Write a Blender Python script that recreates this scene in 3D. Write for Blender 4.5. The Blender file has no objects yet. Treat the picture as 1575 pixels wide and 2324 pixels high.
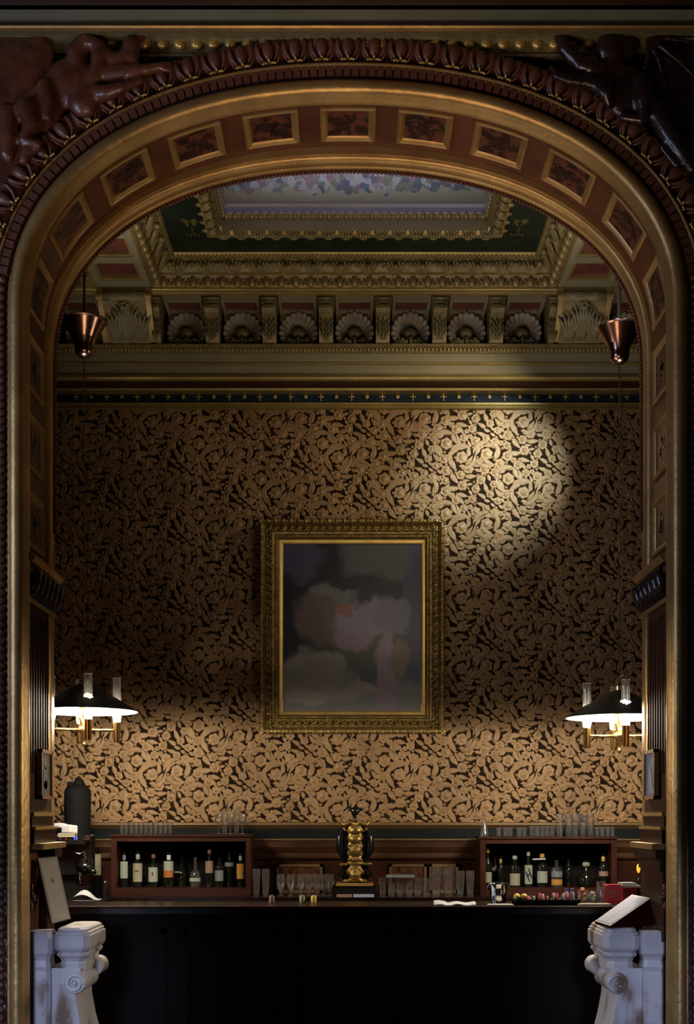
import bpy, math, random
from math import sin, cos, pi, radians, sqrt
from mathutils import Vector, Matrix
random.seed(7)
C = bpy.context.scene.collection
sc = bpy.context.scene
# ---------------------------------------------------------------- camera, world, lights, exposure
F, CX, HY, EYE = 2800.0, 795.0, 1848.0, 1.65          # focal length in px, principal point, eye height
cam = bpy.data.objects.new('camera', bpy.data.cameras.new('camera')); C.objects.link(cam)
cam.location = (0, 0, EYE); cam.rotation_euler = (pi/2, 0, 0)
cam.data.sensor_fit = 'VERTICAL'; cam.data.sensor_height = 24; cam.data.lens = F/2324*24
cam.data.shift_x = (787.5-CX)/2324; cam.data.shift_y = (HY-1162)/2324
cam.data.clip_start = .05
sc.camera = cam
sc.view_settings.view_transform = 'Standard'; sc.view_settings.look = 'None'
sc.view_settings.gamma = 1; sc.view_settings.exposure = 0.0; sc.view_settings.use_curve_mapping = False
wd = bpy.data.worlds.new('world'); sc.world = wd; wd.use_nodes = True
wd.node_tree.nodes['Background'].inputs[0].default_value = (.9, .75, .6, 1)
wd.node_tree.nodes['Background'].inputs[1].default_value = .008
def lamp(name, kind, loc, energy, col, aim=None, **kw):
    l = bpy.data.lights.new(name, kind); l.energy = energy; l.color = col
    for k, v in kw.items(): setattr(l, k, v)
    o = bpy.data.objects.new(name, l); C.objects.link(o); o.location = loc
    if aim: o.rotation_euler = (Vector(aim)-Vector(loc)).to_track_quat('-Z', 'Y').to_euler()
    return o
lamp('hall_window_light', 'AREA', (-3.7, 4.3, 3.1), 68, (.56, .69, 1), (1.2, 6.35, 3.2), shape='RECTANGLE', size=1.6, size_y=2.6)
lamp('marble_fill_left', 'AREA', (-1.7, 2.4, 1.5), .9, (.56, .66, 1), (-1.52, 6.3, .70), shape='SQUARE', size=.6, spread=radians(18))  # added narrow fill aimed at the left marble pedestal, not a window
lamp('marble_fill_right', 'AREA', (1.3, 2.4, 1.5), .8, (.56, .66, 1), (1.58, 6.3, .72), shape='SQUARE', size=.6, spread=radians(18))  # same added fill for the right marble pedestal
lamp('hall_warm_fill', 'AREA', (-.5, 3.7, 1.5), 7.5, (1, .72, .42), (0, 6.4, 4.9), shape='RECTANGLE', size=1.2, size_y=1.2, spread=radians(62))  # added warm fill for arch soffit and cornice; no lamp stands here
lamp('room_spot', 'SPOT', (1.75, 7.9, 4.75), 85, (1, .84, .58), (.42, 9.3, 4.4), spot_size=radians(60), spot_blend=1.0, shadow_soft_size=.03)
lamp('room_spot_narrow', 'SPOT', (1.70, 7.75, 4.85), 285, (.86, 1, .92), (1.08, 9.3, 4.24), spot_size=radians(42), spot_blend=1.0, shadow_soft_size=.03)
lamp('room_cove_light', 'AREA', (.03, 7.5, 5.72), 17, (.74, .79, 1), (.03, 7.6, 7), shape='RECTANGLE', size=1.4, size_y=.5)
lamp('room_ceiling_glow', 'AREA', (.5, 7.35, 3.3), 8.5, (1, .87, .64), (.8, 9.1, 5.4), shape='RECTANGLE', size=1.0, size_y=.5)

# ---------------------------------------------------------------- helpers
def P(px, py, Y): return Vector(((px-CX)/F*Y, Y, EYE-(py-HY)/F*Y))
def PX(px, Y): return (px-CX)/F*Y
def PZ(py, Y): return EYE-(py-HY)/F*Y
def srgb(r, g, b):
    f = lambda c: (c/255/12.92) if c <= 10 else ((c/255+.055)/1.055)**2.4
    return (f(r), f(g), f(b), 1)
def node(nt, t, **kw):
    n = nt.nodes.new(t)
    for k, v in kw.items(): setattr(n, k, v)
    return n
def mat(name, col, rough=.5, metal=0, col2=None, scale=8, detail=4, bump=0, bscale=40, aniso=None, coat=0, emit=None, estr=0, lo=.35, hi=.65, spec=.5, kind='noise'):
    m = bpy.data.materials.new(name); m.use_nodes = True; nt = m.node_tree
    b = nt.nodes['Principled BSDF']
    col = tuple(col)+(1,) if len(col) == 3 else col
    b.inputs['Base Color'].default_value = col; b.inputs['Roughness'].default_value = rough
    b.inputs['Metallic'].default_value = metal; b.inputs['Coat Weight'].default_value = coat
    b.inputs['Specular IOR Level'].default_value = spec
    tc = node(nt, 'ShaderNodeTexCoord'); mp = node(nt, 'ShaderNodeMapping')
    nt.links.new(tc.outputs['Object'], mp.inputs[0])
    if aniso: mp.inputs['Scale'].default_value = aniso
    if col2 is not None:
        col2 = tuple(col2)+(1,) if len(col2) == 3 else col2
        if kind == 'noise':
            n = node(nt, 'ShaderNodeTexNoise'); n.inputs['Scale'].default_value = scale; n.inputs['Detail'].default_value = detail
            src = n.outputs['Fac']
        else:
            n = node(nt, 'ShaderNodeTexWave'); n.inputs['Scale'].default_value = scale; n.inputs['Distortion'].default_value = 9; n.inputs['Detail'].default_value = detail
            src = n.outputs['Fac']
        nt.links.new(mp.outputs[0], n.inputs['Vector'])
        r = node(nt, 'ShaderNodeValToRGB'); r.color_ramp.elements[0].position = lo; r.color_ramp.elements[1].position = hi
        r.color_ramp.elements[0].color = col; r.color_ramp.elements[1].color = col2
        nt.links.new(src, r.inputs[0]); nt.links.new(r.outputs[0], b.inputs['Base Color'])
    if bump:
        n2 = node(nt, 'ShaderNodeTexNoise'); n2.inputs['Scale'].default_value = bscale; n2.inputs['Detail'].default_value = 5
        nt.links.new(mp.outputs[0], n2.inputs['Vector'])
        bp = node(nt, 'ShaderNodeBump'); bp.inputs['Strength'].default_value = bump; bp.inputs['Distance'].default_value = .01
        nt.links.new(n2.outputs['Fac'], bp.inputs['Height']); nt.links.new(bp.outputs[0], b.inputs['Normal'])
    if emit: b.inputs['Emission Color'].default_value = tuple(emit)+(1,); b.inputs['Emission Strength'].default_value = estr
    return m
def glassmat(name, col=(1, 1, 1), refl=1.0, tint=.96, rough=.04):
    m = bpy.data.materials.new(name); m.use_nodes = True; nt = m.node_tree; nt.nodes.remove(nt.nodes['Principled BSDF'])
    out = nt.nodes['Material Output']
    tr = node(nt, 'ShaderNodeBsdfTransparent'); tr.inputs[0].default_value = (col[0]*tint, col[1]*tint, col[2]*tint, 1)
    gl = node(nt, 'ShaderNodeBsdfGlossy'); gl.inputs['Roughness'].default_value = rough; gl.inputs[0].default_value = (1, 1, 1, 1)
    df = node(nt, 'ShaderNodeBsdfDiffuse'); df.inputs[0].default_value = (.8*col[0], .8*col[1], .8*col[2], 1)
    fr = node(nt, 'ShaderNodeLayerWeight'); fr.inputs[0].default_value = .25
    mu = node(nt, 'ShaderNodeMath', operation='MULTIPLY_ADD'); mu.inputs[1].default_value = refl*1.2; mu.inputs[2].default_value = .05
    nt.links.new(fr.outputs[1], mu.inputs[0])
    m0 = node(nt, 'ShaderNodeMixShader'); m0.inputs[0].default_value = .02
    nt.links.new(tr.outputs[0], m0.inputs[1]); nt.links.new(df.outputs[0], m0.inputs[2])
    mx = node(nt, 'ShaderNodeMixShader'); nt.links.new(mu.outputs[0], mx.inputs[0])
    nt.links.new(m0.outputs[0], mx.inputs[1]); nt.links.new(gl.outputs[0], mx.inputs[2])
    nt.links.new(mx.outputs[0], out.inputs[0])
    return m
M = {}
M['gold'] = mat('gilded_wood', (.38, .22, .08), .42, .65, (.50, .31, .12), 5, bump=.25, bscale=30)
M['goldlt'] = mat('bright_gilding', (.62, .42, .13), .35, .6, (.5, .32, .1), 9)
M['cgold'] = mat('old_cornice_gilding', (.27, .20, .075), .42, .4, (.36, .27, .10), 5, bump=.25, bscale=30)
M['cgoldlt'] = mat('cornice_gilding', (.38, .28, .11), .4, .4, (.28, .20, .08), 9)
M['olive'] = mat('gilded_plaster', (.17, .138, .07), .5, .2, (.29, .225, .105), 22, bump=.5, bscale=60)
M['grey'] = mat('grey_green_paint', (.205, .185, .115), .55, 0, (.24, .215, .14), 3, spec=.3)
M['red'] = mat('red_brown_wood', (.13, .036, .018), .38, 0, (.075, .022, .012), 6, aniso=(1, 1, .3))
M['jambwood'] = mat('dull_jamb_wood', (.085, .030, .014), .7, 0, (.055, .02, .01), 6, aniso=(1, 1, .2), spec=.12)
M['redpanel'] = mat('red_lacquer_panel', (.17, .05, .04), .45, 0, (.1, .03, .03), 7)
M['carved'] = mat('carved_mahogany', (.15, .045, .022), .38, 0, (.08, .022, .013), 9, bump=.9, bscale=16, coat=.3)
M['carveddk'] = mat('dark_and_shaded_mahogany', (.032, .010, .011), .3, 0, (.016, .006, .007), 9, bump=.9, bscale=16, coat=.3)  # dark wood; on the right beast the darkness also stands for shade
M['egg'] = mat('polished_mahogany', (.15, .052, .034), .42, 0, (.10, .035, .024), 8, coat=.1)
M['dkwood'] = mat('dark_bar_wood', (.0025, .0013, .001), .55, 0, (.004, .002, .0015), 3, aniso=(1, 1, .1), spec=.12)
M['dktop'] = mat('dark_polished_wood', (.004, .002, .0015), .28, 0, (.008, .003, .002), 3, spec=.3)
M['wood'] = mat('walnut', (.048, .018, .007), .5, 0, (.03, .011, .005), 4, aniso=(.3, 1, 3), spec=.18)
M['burl'] = mat('burl_panel', (.14, .05, .015), .3, 0, (.02, .008, .005), 26, 6)
M['cab'] = mat('mahogany_cabinet', (.034, .008, .0035), .45, 0, (.020, .005, .0025), 5, aniso=(.2, 1, 2), spec=.15)
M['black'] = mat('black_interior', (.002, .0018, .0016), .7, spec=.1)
M['navy'] = mat('navy_frieze', (.006, .011, .024), .6, 0, (.010, .018, .035), 20, spec=.15)
M['navydk'] = mat('dark_navy_stripe', (.003, .005, .007), .6, 0, (.005, .008, .010), 20, spec=.1)
M['dullgold'] = mat('dull_gilding', (.15, .09, .035), .5, .3)
M['green'] = mat('dark_green_ceiling', (.004, .012, .009), .5, 0, (.012, .03, .02), 9, lo=.5, hi=.75)
M['cove'] = mat('dark_red_cove', (.04, .010, .005), .4, 0, (.035, .01, .006), 5, aniso=(.1, 1, 1))
M['shade'] = mat('black_shade_enamel', (.008, .009, .012), .5)
M['brass'] = mat('brass', (.75, .52, .2), .22, 1)
M['copper'] = mat('copper', (.30, .165, .135), .2, 1)
M['chaink'] = mat('dark_brass_chain', (.2, .13, .06), .35, 1)
M['bulb'] = mat('lit_bulb', (1, 1, 1), .5, emit=(1, .93, .82), estr=14)
M['shadein'] = mat('white_shade_lining', (.92, .9, .85), .6)
M['glass'] = glassmat('clear_glass', rough=.09)
M['chim'] = glassmat('chimney_glass', (1, .98, .9), .9)
M['dgl'] = mat('dark_bottle_glass', (.006, .007, .005), .08, spec=.6)
M['white'] = mat('white_linen', (.42, .42, .44), .8)
M['paper'] = mat('cream_paper', (.40, .34, .27), .7)
M['lilacpaper'] = mat('white_page', (.30, .31, .42), .7)
M['steel'] = mat('polished_steel', (.55, .56, .6), .12, 1)
M['darkmetal'] = mat('black_metal', (.008, .008, .009), .25, .3)
M['blackcloth'] = mat('black_cloth', (.003, .003, .0032), .8, spec=.12, bump=.4, bscale=12)
M['redbox'] = mat('red_card', (.35, .015, .02), .5)
M['orange'] = mat('orange_label', (.28, .08, .012), .6)
M['amber'] = mat('amber_label', (.32, .15, .02), .6)
M['pink'] = mat('pink_label', (.2, .115, .09), .6)
M['label'] = mat('white_label', (.22, .24, .205), .7)
M['label2'] = mat('cream_label', (.22, .205, .14), .7)
M['greylab'] = mat('grey_label', (.12, .13, .14), .7)
M['blackink'] = mat('black_ink', (.006, .006, .006), .6)
M['brownink'] = mat('brown_ink', (.09, .03, .015), .6)
M['blue'] = mat('blue_plastic', (.05, .08, .35), .5)
M['straw'] = mat('cloudy_plastic', (.3, .3, .36), .5)
M['lemon'] = mat('lemon_peel', (.6, .4, .06), .5)
M['marble'] = mat('veined_marble', (.60, .56, .57), .3, 0, (.24, .15, .10), 3.2, 12, lo=.53, hi=.66, aniso=(2.2, 2.2, 1.1))
M['floor'] = mat('dark_floor', (.02, .014, .01), .4)
M['pinkframe'] = mat('orange_wood_frame', (.32, .13, .05), .45)
M['shellrim'] = mat('painted_shell', (.18, .135, .11), .5, 0, (.27, .245, .215), 12)
M['shellin'] = mat('gilded_shell_hollow', (.12, .12, .06), .5, .1, (.17, .12, .05), 15)

def finish(name, me, m, parent, smooth):
    if smooth: me.polygons.foreach_set('use_smooth', [True]*len(me.polygons))
    me.materials.append(M[m] if isinstance(m, str) else m)
    o = bpy.data.objects.new(name, me); C.objects.link(o)
    if smooth and smooth != 2:
        me.update()
        try: me.set_sharp_from_angle(angle=radians(smooth if smooth > 2 else 42))
        except Exception: pass
    if parent:
        o.parent = parent
        o.matrix_parent_inverse = Matrix.Translation(-wloc(parent))
    return o
def wloc(o):
    v = Vector(o.location)
    return v
class MB:
    def __init__(s): s.v = []; s.f = []
    def add(s, vs, fs):
        n = len(s.v); s.v.extend([tuple(v) for v in vs]); s.f.extend([tuple(i+n for i in f) for f in fs]); return s
    def box(s, x0, x1, y0, y1, z0, z1):
        return s.add([(x, y, z) for z in (z0, z1) for y in (y0, y1) for x in (x0, x1)],
                     [(0, 2, 3, 1), (4, 5, 7, 6), (0, 1, 5, 4), (2, 6, 7, 3), (0, 4, 6, 2), (1, 3, 7, 5)])
    def cbox(s, x0, x1, y0, y1, z0, z1, c):     # box with chamfered vertical and front edges
        prof = [(x0+c, z0), (x1-c, z0), (x1, z0+c), (x1, z1-c), (x1-c, z1), (x0+c, z1), (x0, z1-c), (x0, z0+c)]
        return s.prism(prof, y0, y1)
    def prism(s, pts, y0, y1, axis='y'):
        n = len(pts)
        if axis == 'y': vs = [(p[0], y0, p[1]) for p in pts]+[(p[0], y1, p[1]) for p in pts]
        elif axis == 'x': vs = [(y0, p[0], p[1]) for p in pts]+[(y1, p[0], p[1]) for p in pts]
        else: vs = [(p[0], p[1], y0) for p in pts]+[(p[0], p[1], y1) for p in pts]
        return s.add(vs, [tuple(range(n-1, -1, -1)), tuple(range(n, 2*n))]+[(i, (i+1) % n, n+(i+1) % n, n+i) for i in range(n)])
    def lathe(s, prof, c=(0, 0, 0), seg=20, axis=(0, 0, 1), sx=1, sy=1):
        q = Vector((0, 0, 1)).rotation_difference(Vector(axis)); n = len(prof); vs = []
        for r, z in prof:
            for k in range(seg):
                a = 2*pi*k/seg; vs.append(q @ Vector((r*cos(a)*sx, r*sin(a)*sy, z))+Vector(c))
        fs = [(i*seg+k, i*seg+(k+1) % seg, (i+1)*seg+(k+1) % seg, (i+1)*seg+k) for i in range(n-1) for k in range(seg)]
        if prof[0][0] > 1e-4: fs.append(tuple(range(seg-1, -1, -1)))if s.__dict__.get('cap', 1) else None
        if prof[-1][0] > 1e-4 and s.__dict__.get('cap', 1): fs.append(tuple((n-1)*seg+k for k in range(seg)))
        return s.add(vs, [f for f in fs if f])
    def tube(s, pts, rad, seg=8):
        pts = [Vector(p) for p in pts]; n = len(pts)
        if not hasattr(rad, '__len__'): rad = [rad]*n
        vs = []; prev = None
        for i, p in enumerate(pts):
            t = (pts[min(i+1, n-1)]-pts[max(i-1, 0)]).normalized()
            if prev is None: a = t.orthogonal().normalized()
            else: a = (prev-t*prev.dot(t)).normalized()
            prev = a; b = t.cross(a)
            vs += [p+(a*cos(2*pi*k/seg)+b*sin(2*pi*k/seg))*rad[i] for k in range(seg)]
        fs = [(i*seg+k, i*seg+(k+1) % seg, (i+1)*seg+(k+1) % seg, (i+1)*seg+k) for i in range(n-1) for k in range(seg)]
        fs += [tuple(range(seg-1, -1, -1)), tuple((n-1)*seg+k for k in range(seg))]
        return s.add(vs, fs)
    def ell(s, c, r, seg=12, rings=8, rot=None):
        vs = []; fs = []; c = Vector(c)
        for i in range(rings+1):
            th = pi*i/rings
            for k in range(seg):
                a = 2*pi*k/seg; v = Vector((r[0]*sin(th)*cos(a), r[1]*sin(th)*sin(a), r[2]*cos(th)))
                if rot: v = rot @ v
                vs.append(c+v)
        for i in range(rings):
            for k in range(seg): fs.append((i*seg+k, (i+1)*seg+k, (i+1)*seg+(k+1) % seg, i*seg+(k+1) % seg))
        return s.add(vs, fs)
    def grid(s, fn, nu, nv):
        vs = [fn(i/nu, j/nv) for j in range(nv+1) for i in range(nu+1)]
        return s.add(vs, [(j*(nu+1)+i, j*(nu+1)+i+1, (j+1)*(nu+1)+i+1, (j+1)*(nu+1)+i) for j in range(nv) for i in range(nu)])
    def build(s, name, m, parent=None, smooth=0):
        me = bpy.data.meshes.new(name); me.from_pydata(s.v, [], s.f); me.update()
        return finish(name, me, m, parent, smooth)
def empty(name, loc=(0, 0, 0)):
    o = bpy.data.objects.new(name, None); C.objects.link(o); o.location = loc; o.empty_display_size = .1; return o
def tag(o, label=None, cat=None, group=None, kind=None):
    if label: o['label'] = label
    if cat: o['category'] = cat
    if group: o['group'] = group
    if kind: o['kind'] = kind
    return o
def struct(o, label, cat='trim'): return tag(o, label, cat, kind='structure')
def remesh(o, vox=.012, it=4, fac=.6):
    m = o.modifiers.new('r', 'REMESH'); m.mode = 'VOXEL'; m.voxel_size = vox; m.use_smooth_shade = True
    s = o.modifiers.new('s', 'SMOOTH'); s.iterations = it; s.factor = fac
    return o
def copy_tree(o, parent=None, delta=None):
    c = o.copy(); C.objects.link(c); c.parent = parent
    for ch in o.children: copy_tree(ch, c)
    return c
ORD = ['first', 'second', 'third', 'fourth', 'fifth', 'sixth', 'seventh', 'eighth', 'ninth', 'tenth', 'eleventh', 'twelfth', 'thirteenth']

# ---------------------------------------------------------------- setting: shell of room and hall
WB = 9.33                                   # back wall plane
def quad(name, pts, m, label, thick=None, cat='wall'):
    b = MB().add(pts, [tuple(range(len(pts)))]); o = b.build(name, m); return struct(o, label, cat)
MB().box(-5, 5, -2, 9.6, -.1, 0).build('floor', 'floor'); struct(bpy.data.objects['floor'], 'dark floor of hall and bar', 'floor')
M['wallgap'] = mat('wallpaper_ground', (.010, .006, .004), .8, 0, (.02, .012, .007), 30, spec=.03)
m = mat('embossed_wallpaper', (.19, .106, .042), .42, .08, (.275, .160, .070), 4, bump=.35, bscale=150, aniso=(1, 1, .45)); M['paperrelief'] = m
wall = empty('wall_back', (0, WB, 0)); struct(wall, 'back wall with embossed brown floral wallpaper above the bar', 'wall')
MB().box(-2.9, 2.9, WB, WB+.15, 0, 5.6).build('wall_plaster', 'wallgap', wall)

# embossed wallpaper relief: half-drop lattice of leaves, petals and fruit
LA, LB = (0.0, .533), (.468, .2665)
def wallpaper():
    rnd = random.Random(23)
    def pt(u, v): return (u*LA[0]+v*LB[0], u*LA[1]+v*LB[1])
    hubs = [(pt(.15, .2), 1), (pt(.62, .55), -1), (pt(.30, .80), 1)]
    def d2(a, b):
        return min((a[0]-b[0]-i*LA[0]-j*LB[0])**2+(a[1]-b[1]-i*LA[1]-j*LB[1])**2 for i in (-2, -1, 0, 1, 2) for j in (-1, 0, 1))
    def flow(x, y):          # leaves curl round the hubs
        best = None
        for (h, sg) in hubs:
            for i in (-2, -1, 0, 1, 2):
                for j in (-1, 0, 1):
                    dx, dy = x-h[0]-i*LA[0]-j*LB[0], y-h[1]-i*LA[1]-j*LB[1]; q = dx*dx+dy*dy
                    if best is None or q < best[0]: best = (q, math.atan2(dy, dx)+sg*pi*.42)
        return best[1]
    motifs = []              # (x, y, size, kind, angle)
    for (h, sg) in hubs:
        motifs.append((h[0], h[1], .047, 'rose', rnd.random()*6))
        a0 = rnd.random()*6
        for k in range(3):   # long curling acanthus leaves round each hub
            motifs.append((h[0], h[1], .085, 'arc', a0+k*2.09*sg+rnd.uniform(-.2, .2)))
    for kind, dist, size, n in (('rose', .088, .036, 600), ('leaf', .062, .047, 1500), ('bud', .050, .030, 1500), ('flower', .043, .024, 2500), ('leaf', .038, .031, 2500), ('berry', .028, .013, 4000)):
        for _ in range(n):
            p = pt(rnd.random(), rnd.random()); ok = True
            for m_ in motifs:
                if m_[3] == 'arc': continue
                lim = (dist*.55+m_[2]*.62)
                if d2(p, m_) < lim*lim: ok = False; break
            if ok:
                if kind != 'berry' and any(abs(sqrt(d2(p, h))-.088) < size*.35 for h, _s in hubs) and kind != 'leaf': continue
                motifs.append((p[0], p[1], size*rnd.uniform(.85, 1.15), kind, flow(*p)+rnd.uniform(-.5, .5)))
    protos_ = []
    for (x, y, sz, kind, an) in motifs:
        vs = []; fs = []; ca, sa = cos(an), sin(an); hh = .005*rnd.uniform(.75, 1.35)
        def T(u, v, h): vs.append((x+u*ca-v*sa, h, y+u*sa+v*ca))
        if kind in ('leaf', 'bud', 'arc'):
            n = {'leaf': 14, 'bud': 9, 'arc': 26}[kind]; curve = rnd.uniform(-.6, .6)
            for k in range(n+1):
                t = k/n
                if kind == 'leaf': w = sz*.40*sin(pi*min(1, (.04+t*.96))**.75)*(1.28 if k % 2 else .80)
                elif kind == 'bud': w = sz*.52*sin(pi*(.03+.94*t)**1.25)
                else: w = .0185*sin(pi*(.05+.93*t))*(1.3 if k % 2 else .8)
                for (e, h) in ((-1, 0), (-.86, .8), (-.45, .55), (-.12, 1.0), (0, .6), (.12, 1.0), (.45, .55), (.86, .8), (1, 0)):
                    if kind == 'arc':
                        th = t*1.9; r = sz*(1+.18*t)+w*e; T(r*cos(th-abs(e)*.05), r*sin(th-abs(e)*.05), hh*1.25*h)
                    else:
                        u = (t-.5)*sz*1.9-abs(e)*w*.35; v = w*e+curve*sz*(t-.5)**2
                        T(u, v, hh*h*(1 if kind == 'leaf' else 1.2))
            fs = [(k*9+q, k*9+q+1, (k+1)*9+q+1, (k+1)*9+q) for k in range(n) for q in range(8)]
        else:
            N = {'rose': 30, 'flower': 20, 'berry': 8}[kind]; pet = {'rose': 6, 'flower': 5, 'berry': 1}[kind]
            rings = {'rose': ((1, 0), (.93, .9), (.72, .75), (.55, .25), (.48, .95), (.28, .5), (.2, 1.2)), 'flower': ((1, 0), (.9, .9), (.55, .6), (.3, .25), (.24, 1.1)), 'berry': ((1, 0), (.8, .9))}[kind]
            for (k, h) in rings:
                for q in range(N):
                    a = 2*pi*q/N; lob = abs(cos(pet*a/2)) if pet > 1 else 1
                    rr = sz*k*(1 if pet == 1 else (.76+.30*lob**.6) if k > .5 else 1); T(rr*cos(a), rr*sin(a), hh*h*(.75+.25*lob))
            T(0, 0, hh*1.15); M_ = len(rings)
            fs = [(r*N+q, r*N+(q+1) % N, (r+1)*N+(q+1) % N, (r+1)*N+q) for r in range(M_-1) for q in range(N)]+[((M_-1)*N+q, (M_-1)*N+(q+1) % N, M_*N) for q in range(N)]
        protos_.append((x, y, vs, fs))
    b = MB(); X0, X1, Z0, Z1 = -2.5, 2.5, PZ(1870, WB), PZ(927, WB)
    for j in range(-8, 9):
        for i in range(-14, 20):
            ox = j*LB[0]; oz = Z0+i*LA[1]+j*LB[1]
            for (x, y, vs, fs) in protos_:
                if X0 < x+ox < X1 and Z0-.05 < y+oz < Z1+.05:
                    n0 = len(b.v); b.v.extend([(vx+ox, WB-.0006-h, min(max(vz+oz, Z0), Z1)) for vx, h, vz in vs]); b.f.extend([tuple(q+n0 for q in f) for f in fs])
    return b.build('wallpaper_relief', 'paperrelief', wall, smooth=2)
wallpaper()
for sx, nm, lb in ((-1, 'wall_left', 'left side wall of the bar room behind the arch'), (1, 'wall_right', 'right side wall of the bar room behind the arch')):
    o = MB().box(sx*2.9-.05, sx*2.9+.05, 6.84, WB, 0, 5.6).build(nm, 'wallgap'); struct(o, lb, 'wall')

# ---------------------------------------------------------------- arch curve
AX, AW, AZ, AR, AN = -.012, 1.66, 4.19, 1.10, 2.18
def arch_base():
    pts = []
    N = 240
    for k in range(40): pts.append(Vector((AX-AW, 0, AZ*k/40)))
    for k in range(N+1):
        t = pi-pi*k/N; c, s_ = cos(t), sin(t)
        pts.append(Vector((AX+AW*math.copysign(abs(c)**(2/AN), c), 0, AZ+AR*abs(s_)**(2/AN))))
    for k in range(1, 41): pts.append(Vector((AX+AW, 0, AZ*(1-k/40))))
    return pts
_b = arch_base()
S = [0]
for i in range(1, len(_b)): S.append(S[-1]+(_b[i]-_b[i-1]).length)
SL = S[-1]; SM = SL/2
def base_at(s):
    lo, hi = 0, len(S)-1
    while hi-lo > 1:
        mid = (lo+hi)//2
        if S[mid] <= s: lo = mid
        else: hi = mid
    t = (s-S[lo])/max(S[hi]-S[lo], 1e-9)
    return _b[lo].lerp(_b[hi], min(max(t, 0), 1))
def nrm_at(s):
    d = base_at(min(s+.02, SL))-base_at(max(s-.02, 0)); d.normalize(); return Vector((-d.z, 0, d.x)), d
def AP(s, r, y):        # point at arc length s from mid top (signed), normal offset r outward, depth y
    s = s+SM; p = base_at(s); n, d = nrm_at(s); q = p+n*r; return Vector((q.x, y, q.z))
SR = -.012               # soffit surface offset
def sweep(prof, s0, s1, ds=.035, closed=True, b=None, off=None):
    b = b or MB(); n = max(2, int((s1-s0)/ds)); m_ = len(prof); vs = []
    for i in range(n+1):
        s = s0+(s1-s0)*i/n
        vs += [AP(s, r+(off(s) if off else 0), y) for r, y in prof]
    rng = range(m_ if closed else m_-1)
    fs = [(i*m_+k, (i+1)*m_+k, (i+1)*m_+(k+1) % m_, i*m_+(k+1) % m_) for i in range(n) for k in rng]
    b.add(vs, fs)
    return b
YF, YK = 6.20, 6.84
# wall above and beside the arch (front of hall)
wf = empty('wall_front', (0, YF, 0)); struct(wf, 'wall around the big arch seen from the hall', 'wall')
b = MB(); n = 200; vs = []
for i in range(n+1):
    s = -SM+SL*i/n; p = AP(s, .02, 6.27); q = Vector(p)
    ang = (p-Vector((AX, 6.27, 3.0)))
    if abs(ang.x)*(2.8) > abs(ang.z)*3.2 or p.z < AZ: q = Vector((3.2*(1 if p.x > 0 else -1), 6.27, p.z))
    else: q = Vector((p.x*1.5, 6.27, 5.9))
    vs += [p, q, Vector((p.x, 6.83, p.z)), Vector((q.x, 6.83, q.z))]
b.add(vs, [(4*i, 4*i+4, 4*i+5, 4*i+1) for i in range(n)]+[(4*i+2, 4*i+3, 4*i+7, 4*i+6) for i in range(n)])
b.build('wall_facing', 'red', wf)

arch = empty('trim_1', (0, YF, 0)); struct(arch, 'carved mahogany and gilt arch with coffered soffit framing the bar')
sweep([(SR, 6.215), (SR, 6.84), (.03, 6.84), (.03, 6.215)], -SM, SM).build('soffit', 'red', arch, 40)
def circ(r0, y0, rad, a0=0, a1=360, n=12): return [(r0+rad*cos(radians(a0+(a1-a0)*k/n)), y0-rad*sin(radians(a0+(a1-a0)*k/n))) for k in range(n+1)]
pr = [(-.052, 6.24), (-.052, 6.205)]+[(-.038*cos(radians(t))-.002, 6.185-.042*sin(radians(t))) for t in range(0, 181, 15)]+[(.046, 6.185), (.05, 6.19), (.05, 6.25)]
sweep(pr, -SM, SM, .03, False).build('gilt_bead', 'gold', arch, 40)
# back bead
pr = [(.03, 6.70), (-.014, 6.70), (-.014, 6.715)]+[(-.012-.026*sin(radians(t)), 6.765-.045*cos(radians(t))) for t in range(0, 181, 15)]+[(-.022, 6.818), (-.026, 6.83), (-.026, 6.86), (.04, 6.86)]
lift = lambda s: -.038*max(0, 1-(abs(s)/2.3)**2)
sweep(pr, -SM, SM, .03, False, off=lift).build('inner_gilt_bead', 'gold', arch, 40)
# little rope behind the inner bead
b = MB(); s = -3.2
while s < 3.2:
    b.ell(AP(s, -.034+lift(s), 6.85), (.012, .012, .012), 6, 4); s += .022
b.build('rope_edging', 'red', arch, 2)
# dentil band
sweep([(.05, 6.25), (.05, 6.19), (.102, 6.19), (.102, 6.25)], -SM, SM).build('dentil_backing', 'carveddk', arch)
b = MB(); s = -SM+.3
while s < SM-.3:
    straight = AP(s, 0, 0).z < AZ+.15
    if straight: b.ell(AP(s, .078, 6.178), (.019, .019, .019), 8, 6)
    else:
        c_ = [AP(s-.0165, .056, 6.165), AP(s+.0165, .056, 6.165), AP(s+.0165, .098, 6.165), AP(s-.0165, .098, 6.165)]
        w_ = [p+Vector((0, .03, 0)) for p in c_]
        b.add(c_+w_, [(0, 1, 2, 3), (0, 4, 5, 1), (1, 5, 6, 2), (2, 6, 7, 3), (3, 7, 4, 0)])
    s += .041
b.build('dentil_band', 'egg', arch, 40)
sweep([(.102, 6.25), (.102, 6.168), (.106, 6.16), (.114, 6.16), (.118, 6.168), (.118, 6.25)], -SM, SM).build('gilt_fillet', 'gold', arch, 40)
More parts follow.
